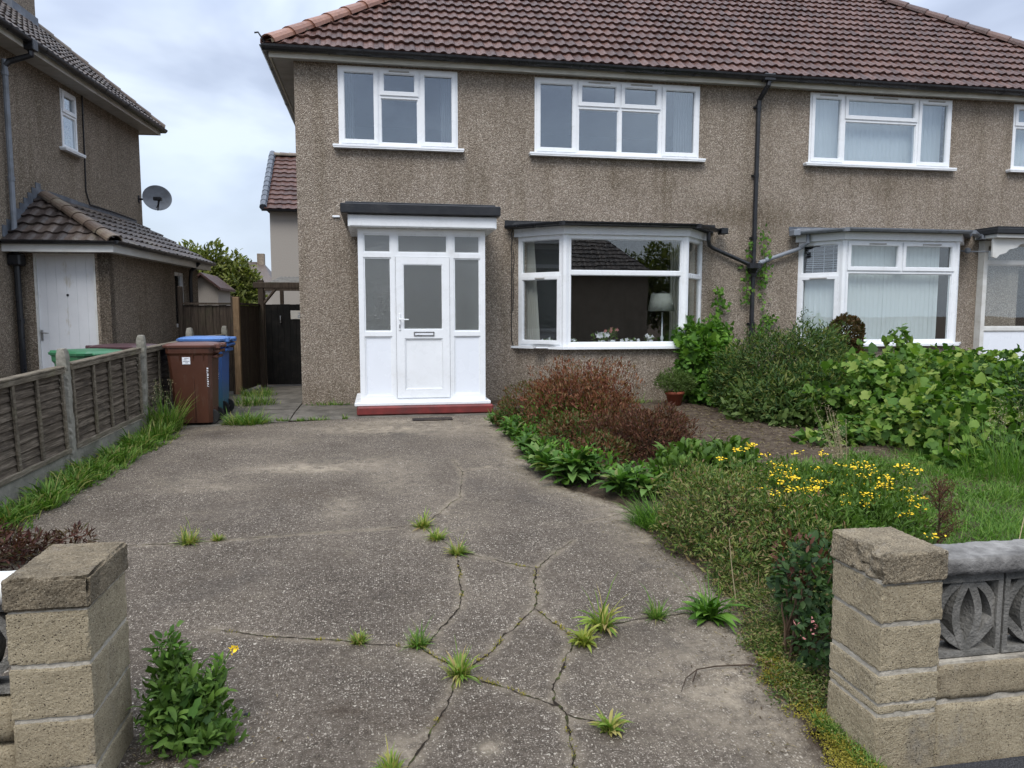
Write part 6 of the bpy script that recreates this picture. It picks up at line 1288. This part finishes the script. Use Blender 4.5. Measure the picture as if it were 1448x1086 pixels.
# planting against the pair of houses
shrub('climbing_plant', (4.9, 10.4, 0), 'bright green leafy climber piled against the wall right of the bay', 'climber', [(4.82, 10.55, .55, .34, .35, .60), (4.98, 10.35, .25, .40, .38, .36), (5.1, 10.7, .85, .2, .25, .35), (4.75, 10.9, .9, .18, .2, .33)], 4300, 'lobed', .085, .06, ('lf_bright',), None, 1, 20, up=.3, thick=.22, bump=.3)
def vine(name, paths, n, L_, label, seed=0, mat='bright', ykeep=.10):
    rng = np.random.default_rng(seed); p0 = paths[0][0]; r = root(name, p0, label, 'climber'); m = MB(); P = []
    for pth in paths:
        m.tube(pth, [.006 * (1 - .6 * i / (len(pth) - 1)) for i in range(len(pth))], 5)
        k = n // len(paths)
        for _ in range(k): i = rng.integers(0, len(pth) - 1); f = rng.random(); a, b = np.array(pth[i]), np.array(pth[i + 1]); P.append(a + (b - a) * f + np.array([rng.normal(0, .055), -abs(rng.normal(0, .035)), rng.normal(0, .03)]))
    m.build('stem', 'gstem', r); P = np.array(P); P[:, 1] = np.minimum(P[:, 1], 11.47); k = len(P)
    leaf_mesh('foliage', [('heart', P, rng.normal(0, .7, (k, 3)) * [1, .3, 1] + [0, -.2, -.1], np.tile([0, -1, .35], (k, 1)) + rng.normal(0, .3, (k, 3)), L_ * (.6 + .7 * rng.random(k)), L_ * .8 * (.6 + .7 * rng.random(k)), 0, None)], ['lf_' + mat], r, rng=rng)
vine('wall_climber', [[(6.2, 11.46, .3), (6.22, 11.46, .9), (6.3, 11.46, 1.4), (6.24, 11.46, 1.8), (6.34, 11.46, 2.1)], [(6.24, 11.44, 1.8), (6.30, 11.46, 2.3), (6.26, 11.46, 2.75)], [(6.0, 11.46, 1.5), (5.98, 11.46, 2.0), (6.04, 11.46, 2.6)], [(6.22, 11.46, .9), (6.35, 11.46, 1.2), (6.45, 11.46, 1.3)]], 270, .055, 'thin ivy-like climber straggling up the wall beside the party-line downpipe', 3)
vine('wall_climber', [[(5.5, 11.4, .6), (5.45, 11.4, 1.2), (5.5, 11.42, 1.5), (5.47, 11.43, 1.75)], [(5.3, 11.3, .8), (5.35, 11.35, 1.3)], [(5.7, 11.4, .6), (5.65, 11.4, 1.15)]], 240, .07, 'short climber shoots standing up the wall between the bay and the downpipe', 4)
shrub('heather_bush', (5.5, 9.3, 0), 'large olive-green fine-leaved bush in front of the downpipe', 'bush', [(5.30, 9.45, .52, .52, .5, .60), (5.85, 9.45, .62, .5, .5, .62), (5.15, 8.95, .22, .5, .5, .42), (6.3, 9.7, .7, .35, .35, .48), (5.7, 8.9, .3, .5, .45, .48), (4.95, 9.7, .42, .33, .4, .5)], 30000, 'small', .058, .019, ('lf_conifer',), None, 4, 90, up=.5, thick=.22, bump=.35, rand=.8)
foliage('fern_fronds', [(4.85, 9.1, .12, .35, .3, .28), (5.2, 8.65, .05, .4, .25, .22)], 900, 'lobed', .09, .04, ('lf_heather',), bpy.data.objects['heather_bush'], seed=8)
shrub('topiary_shrub', (6.95, 10.2, 0), 'round russet-brown clipped conifer standing before the right-hand bay', 'shrub', [(6.97, 10.2, 1.02, .25, .25, .30), (6.95, 10.2, .6, .3, .3, .4)], 11000, 'small', .04, .03, ('lf_topiary',), None, 5, 20, up=.8, thick=.1, bump=.12)
shrub('vine_thicket', (6.8, 8.0, 0), 'big sprawling mass of large heart-shaped green leaves in front of the right-hand bay', 'thicket',
      [(6.2, 8.6, .28, .55, .6, .46), (6.9, 8.6, .34, .65, .65, .46), (7.6, 8.8, .34, .7, .6, .48), (6.3, 7.5, .02, .65, .5, .42), (7.05, 7.6, .1, .6, .5, .46), (7.8, 8.1, .22, .6, .6, .48), (5.6, 7.6, -.04, .55, .3, .22), (6.6, 9.2, .45, .4, .4, .42), (7.9, 9.3, .4, .8, .5, .36), (6.1, 6.75, -.08, .5, .4, .30), (6.5, 6.3, -.12, .38, .35, .30), (4.95, 7.5, -.08, .35, .2, .14), (7.55, 9.75, .72, .2, .2, .42), (5.6, 6.3, -.15, .3, .25, .16)], 11500, 'heart', .08, .07, ('lf_vine',), None, 6, 40, up=.1, out=.5, thick=.15, bump=.4, lv=.28)
foliage('lobed_leaves', [(6.9, 8.5, .25, 1.45, 1.1, .52), (6.3, 7.2, .05, .9, .7, .42), (7.6, 8.4, .3, .8, .9, .52)], 7500, 'lobed', .08, .068, ('lf_vine',), bpy.data.objects['vine_thicket'], seed=19, thick=.12, bump=.45)
foliage('undergrowth', [(6.9, 8.5, .15, 1.5, 1.1, .45)], 2500, 'heart', .09, .08, ('lf_gshrub',), bpy.data.objects['vine_thicket'], seed=9)
shrub('dark_shrub', (7.3, 7.0, 0), 'dark green dense shrub at the right edge beyond the lawn', 'shrub', [(7.25, 6.9, .25, .48, .5, .62), (7.9, 7.3, .4, .55, .5, .60), (7.0, 6.4, -.0, .35, .4, .38), (7.8, 6.6, .3, .5, .5, .55)], 11000, 'small', .045, .018, ('lf_dark', ), None, 7, 70, up=.5, bump=.35, thick=.22)
foliage('green_shoots', [(2.25, 8.0, .12, .5, .3, .26), (1.95, 8.35, .2, .3, .3, .25)], 1500, 'oval', .045, .02, ('lf_gshrub',), bpy.data.objects['hedge_shrub.001'], seed=5, up=.6)
stems('bare_twig', (7.35, 7.1, .6), [(7.15, 7.0, 1.25), (7.3, 6.9, 1.18), (7.5, 7.1, 1.22), (7.0, 6.9, 1.1)], bpy.data.objects['dark_shrub'], 'straw', .005, .1, 9, .1)
# shrub with yellow flowers and its neighbour
r = shrub('fine_leaved_shrub', (2.35, 4.5, -.24), 'yellow-green fine-leaved shrub left of the yellow flowers', 'shrub', [(2.28, 4.55, -.02, .36, .42, .33), (2.5, 4.1, -.06, .34, .40, .30), (2.25, 5.0, 0, .28, .32, .29), (2.03, 4.6, -.12, .2, .34, .2), (2.62, 4.8, 0, .32, .35, .30), (2.12, 4.1, -.15, .2, .25, .17)], 24000, 'small', .030, .0115, ('lf_yshrub',), None, 8, 80, up=.6, thick=.3, bump=.35, rand=.8, sr=.005)
r = shrub('flowering_shrub', (3.0, 4.6, -.24), 'green shrub covered in small yellow flowers behind the right pillar', 'shrub', [(2.90, 4.6, .0, .42, .42, .34), (3.3, 4.55, -.01, .38, .40, .33), (3.05, 4.15, -.08, .38, .3, .30), (2.72, 4.1, -.08, .3, .3, .30), (3.5, 4.9, -.02, .28, .3, .26)], 21000, 'small', .040, .015, ('lf_gshrub',), None, 9, 70, up=.7, thick=.25, bump=.3, rand=.7, sr=.005)
rng = np.random.default_rng(17); heads = []; m = MB()
for i in range(95):
    while True:
        x, y = 2.6 + 1.1 * rng.random(), 3.9 + 1.2 * rng.random()
        if ((x - 3.1) / .62) ** 2 + ((y - 4.6) / .58) ** 2 < 1: break
    z = .04 + .30 * rng.random() + (.10 if rng.random() < .2 else 0) - .15 * ((x - 3.1) / .62) ** 2; heads.append((x, y, z)); m.tube([(x + rng.normal(0, .02), y, z - .2), (x, y, z)], .0025, 4)
for x, y, z in ((2.52, 4.3, .20), (2.62, 5.1, .34), (2.75, 5.2, .32), (2.45, 5.0, .30), (2.85, 5.3, .33), (3.2, 3.75, .06)): heads.append((x, y, z)); m.tube([(x + .02, y, z - .28), (x, y, z)], .0025, 4)
m.build('flower_stalk', 'gstem', r); g = []; H_ = np.array(heads)
for k in range(15):
    P = H_ + rng.normal(0, 1, H_.shape) * [.022, .02, .009]; a = rng.random(len(P)) * 6.28
    g.append(('small', P, np.stack([np.cos(a), np.sin(a), np.full(len(P), .3)], 1), np.tile([0, -.4, 1], (len(P), 1)) + rng.normal(0, .3, P.shape), .020 * (.7 + .6 * rng.random(len(P))), .017 * np.ones(len(P)), 0, None))
leaf_mesh('flowers', g, ['petaly'], r, rng=rng)
# rose by the pillar, litter, moss
shrub('rose_bush', (1.97, 3.15, -.3), 'dark-leaved rose bush squeezed against the back of the right pillar', 'bush', [(2.03, 3.25, .0, .11, .18, .17), (2.17, 3.3, .02, .17, .22, .20), (1.95, 2.98, -.14, .07, .13, .11)], 1300, 'oval', .038, .026, ('lf_dark',), None, 10, 18, up=.2)
foliage('new_growth', [(2.08, 3.35, .12, .13, .18, .12)], 150, 'oval', .035, .015, ('lf_dead',), bpy.data.objects['rose_bush'], seed=3)
foliage('rose_hip', [(1.88, 2.95, -.06, .05, .05, .05)], 14, 'small', .02, .016, ('petalp',), bpy.data.objects['rose_bush'], seed=3)
rng = np.random.default_rng(21)
def carpet(rng, x, y, rx, ry, n, L_, hgt, W=None):
    a = rng.random(n) * 6.283; q = np.sqrt(rng.random(n)); X = x + np.cos(a) * q * rx; Y = y + np.sin(a) * q * ry; Z = zga(Y) + .004 + hgt * rng.random(n) * (1 - q ** 2 * .8)
    return ('small', np.stack([X, Y, Z], 1), rng.normal(0, 1, (n, 3)) * [1, 1, .5] + [0, 0, .25], rng.normal(0, .5, (n, 3)) + [0, 0, 1], L_ * (.6 + .8 * rng.random(n)), (W or L_ * .55) * np.ones(n), 0, None)
g = []
for i in range(60): y = 2.1 + 1.1 * rng.random(); x = edge(y) - .02 + .15 * rng.random(); g.append(carpet(rng, x, y, .06, .06, 130, .011, .03))
tag(leaf_mesh('ground_cover', g, ['lf_moss'], None, (1.72, 2.7, -.3), rng), kind='stuff')
g = []
for i in range(70): y = 2.75 + 1.35 * rng.random(); x = edge(y) + .0 + .26 * rng.random(); g.append(carpet(rng, x, y, .09, .09, 130, .022, .09 * rng.random() + .03, .009))
for i in range(46): y = 3.3 + .9 * rng.random(); x = edge(y) + .1 + .5 * rng.random(); g.append(carpet(rng, x, y, .1, .1, 150, .024, .12, .009)); g.append(blades(rng, x, y, .1, .1, 22, .13, .004, .9))
tag(leaf_mesh('border_weeds', g, ['lf_yshrub'], None, (1.9, 3.4, -.3), rng), kind='stuff')
g = []
for i in range(22): y = 2.12 + .5 * rng.random(); x = 1.755 + .03 * rng.random(); g.append(blades(rng, x, y, .03, .06, 60, .045, .004, .7)); g.append(carpet(rng, x, y, .04, .06, 60, .014, .04))
tag(leaf_mesh('pillar_foot_grass', g, ['lf_grass'], None, (1.74, 2.4, -.33), rng), kind='stuff')
g = []
for i in range(20): y = 3.5 + .55 * rng.random(); x = edge(y) + .12 + .35 * rng.random(); g.append(blades(rng, x, y, .09, .09, 30, .09, .004, 1.4))
tag(leaf_mesh('dry_grass', g, ['lf_straw'], None, (2.2, 3.8, -.25), rng), kind='stuff')
# litter on the bare soil
N_ = 5200; X = 2.4 + 4.8 * rng.random(N_); Y = 5.4 + 4.8 * rng.random(N_); P = np.stack([X, Y, zga(Y) + .035 + .02 * rng.random(N_)], 1)
tag(leaf_mesh('dry_litter', [('small', P, rng.normal(0, 1, (N_, 3)) * [1, 1, .12], np.tile([0, 0, 1], (N_, 1)) + rng.normal(0, .25, (N_, 3)), .03 + .04 * rng.random(N_), .007 + .012 * rng.random(N_), 0, None)], ['lf_litter'], None, (4, 7.5, -.1), rng), kind='stuff')
# lawn
g = []; rng = np.random.default_rng(30)
for i in range(640):
    x, y = 3.55 + 4.6 * rng.random(), 2.75 + 4.1 * rng.random()
    if y > 6.6 - .2 * (x - 3.6) and x < 4.4: continue
    g.append(blades(rng, x, y, .2, .2, 190, .06 + .05 * rng.random(), .006, .9))
tag(leaf_mesh('lawn', g, ['lf_lawn'], None, (5.5, 5, -.2), rng), kind='stuff')
clump(5.9, 5.9, .5, .4, 420, .38, .007, 'long seeding grass at the back of the lawn before the dark shrub', 'lawn', 61, 16, lean=.35)
# dead conifer sapling
r = root('dead_sapling', (3.56, 4.15, -.25), 'small dead brown conifer sapling behind the front wall beside the pillar', 'sapling')
m = MB(); m.tube([(3.56, 4.15, -.25), (3.565, 4.15, .0), (3.55, 4.15, .28)], [.009, .006, .002], 6); rng = np.random.default_rng(3); P = []
for i in range(34):
    z = -.17 + .40 * i / 34; a = rng.random() * 6.28; L_ = (.17 * (1 - i / 40) + .03); t = Vector((3.56 + L_ * math.cos(a), 4.15 + L_ * math.sin(a), z + .09)); b = Vector((3.56, 4.15, z)); m.tube([b, t], [.003, .001], 4)
    for _ in range(34): f = .25 + .8 * rng.random(); P.append(tuple(b.lerp(t, f) + Vector((rng.normal(0, .012), rng.normal(0, .012), rng.normal(0, .012)))))
m.build('trunk', 'stem', r); P = np.array(P); leaf_mesh('foliage', [('small', P, rng.normal(0, 1, P.shape) + [0, 0, .3], rng.normal(0, 1, P.shape), np.full(len(P), .026), np.full(len(P), .006), 0, None)], ['lf_dead'], r, rng=rng)
# dry seed plant and stalks
r = root('dried_seed_plant', (3.9, 5.7, -.2), 'grey-brown dried seed plant standing behind the yellow flowers', 'plant'); m = MB(); rng = np.random.default_rng(4); P = []
for i in range(11):
    t = Vector((3.78 + rng.normal(0, .09), 5.7 + rng.normal(0, .08), .22 + .36 * rng.random())); b = Vector((3.92, 5.7, -.2)); m.tube([b, b.lerp(t, .5) + Vector((.03, 0, .02)), t], [.004, .003, .0015], 4)
    for _ in range(50): P.append(tuple(b.lerp(t, .45 + .6 * rng.random()) + Vector((rng.normal(0, .022), rng.normal(0, .022), rng.normal(0, .022)))))
m.build('stem', 'straw', r); P = np.array(P); leaf_mesh('seed_head', [('small', P, rng.normal(0, 1, P.shape), rng.normal(0, 1, P.shape), np.full(len(P), .018), np.full(len(P), .007), 0, None)], ['lf_straw'], r, rng=rng)
m = MB(); m.tube([(1.94, 3.72, -.26), (1.91, 3.72, -.08), (1.885, 3.72, .12)], [.004, .003, .002], 5); tag(m.build('dry_stalk', 'straw', None, loc=(1.94, 3.72, -.26)), 'single upright dry stalk in front of the fine-leaved shrub', 'stalk')
m = MB(); m.tube([(3.78, 3.8, -.26), (3.95, 3.9, .08), (4.15, 4.0, .42)], [.004, .003, .002], 5); tag(m.build('dry_stalk', 'straw', None, loc=(3.78, 3.8, -.26)), 'long dry stalk leaning right over the lawn above the wall coping', 'stalk')
# far bushes and trees
def tree(name, x, y, z, blobs, n, L_, label, mat='bush', trunk=.12, seed=0, cat='tree', group='trees behind the houses', kind='oval'):
    r = root(name, (x, y, z), label, cat, group); m = MB(); m.tube([(x, y, z), (x + .05, y, z + 1.0), (blobs[0][0], blobs[0][1], blobs[0][2])], [trunk, trunk * .7, trunk * .3], 8)
    rnd = random.Random(seed)
    for b in blobs:
        for _ in range(3): m.tube([(x, y, z + .8), (b[0] + rnd.uniform(-.5, .5) * b[3], b[1] + rnd.uniform(-.5, .5) * b[4], b[2] + rnd.uniform(0, .7) * b[5])], [trunk * .35, .01], 5)
    m.build('trunk', 'stem', r); foliage('crown', blobs, n, kind, L_, L_ * .5, ('lf_' + mat,), r, seed=seed, thick=.25, bump=.35); return r
tree('garden_bush', -5.0, 24, 0, [(-5.1, 24, 1.9, .85, .8, 1.45), (-4.3, 24.2, 1.75, .75, .7, 1.25), (-5.6, 24.5, 1.8, .6, .7, 1.5), (-4.0, 24.3, 1.5, .4, .6, .75)], 34000, .13, 'large rounded olive-green bush in the gap between the houses', seed=3, cat='bush')
tree('far_tree', -9.5, 60, 0, [(-8.6, 60, 3.2, 1.0, 1, 1.3), (-9.8, 60, 2.6, 1, 1, 1.3)], 1500, .3, 'faint far tree top beside the red-roofed far house', 'dark', seed=5)
tree('opposite_tree', 19, -22, -.5, [(17.5, -22, 3.0, 2.6, 1.6, 2.6), (20.5, -22, 2.6, 2.4, 1.6, 2.7), (15.5, -23, 2.4, 1.8, 1, 2.2)], 16000, .24, 'leafy tree across the road reflected at the right of the bay glass', 'bush', .2, 8, group=None)
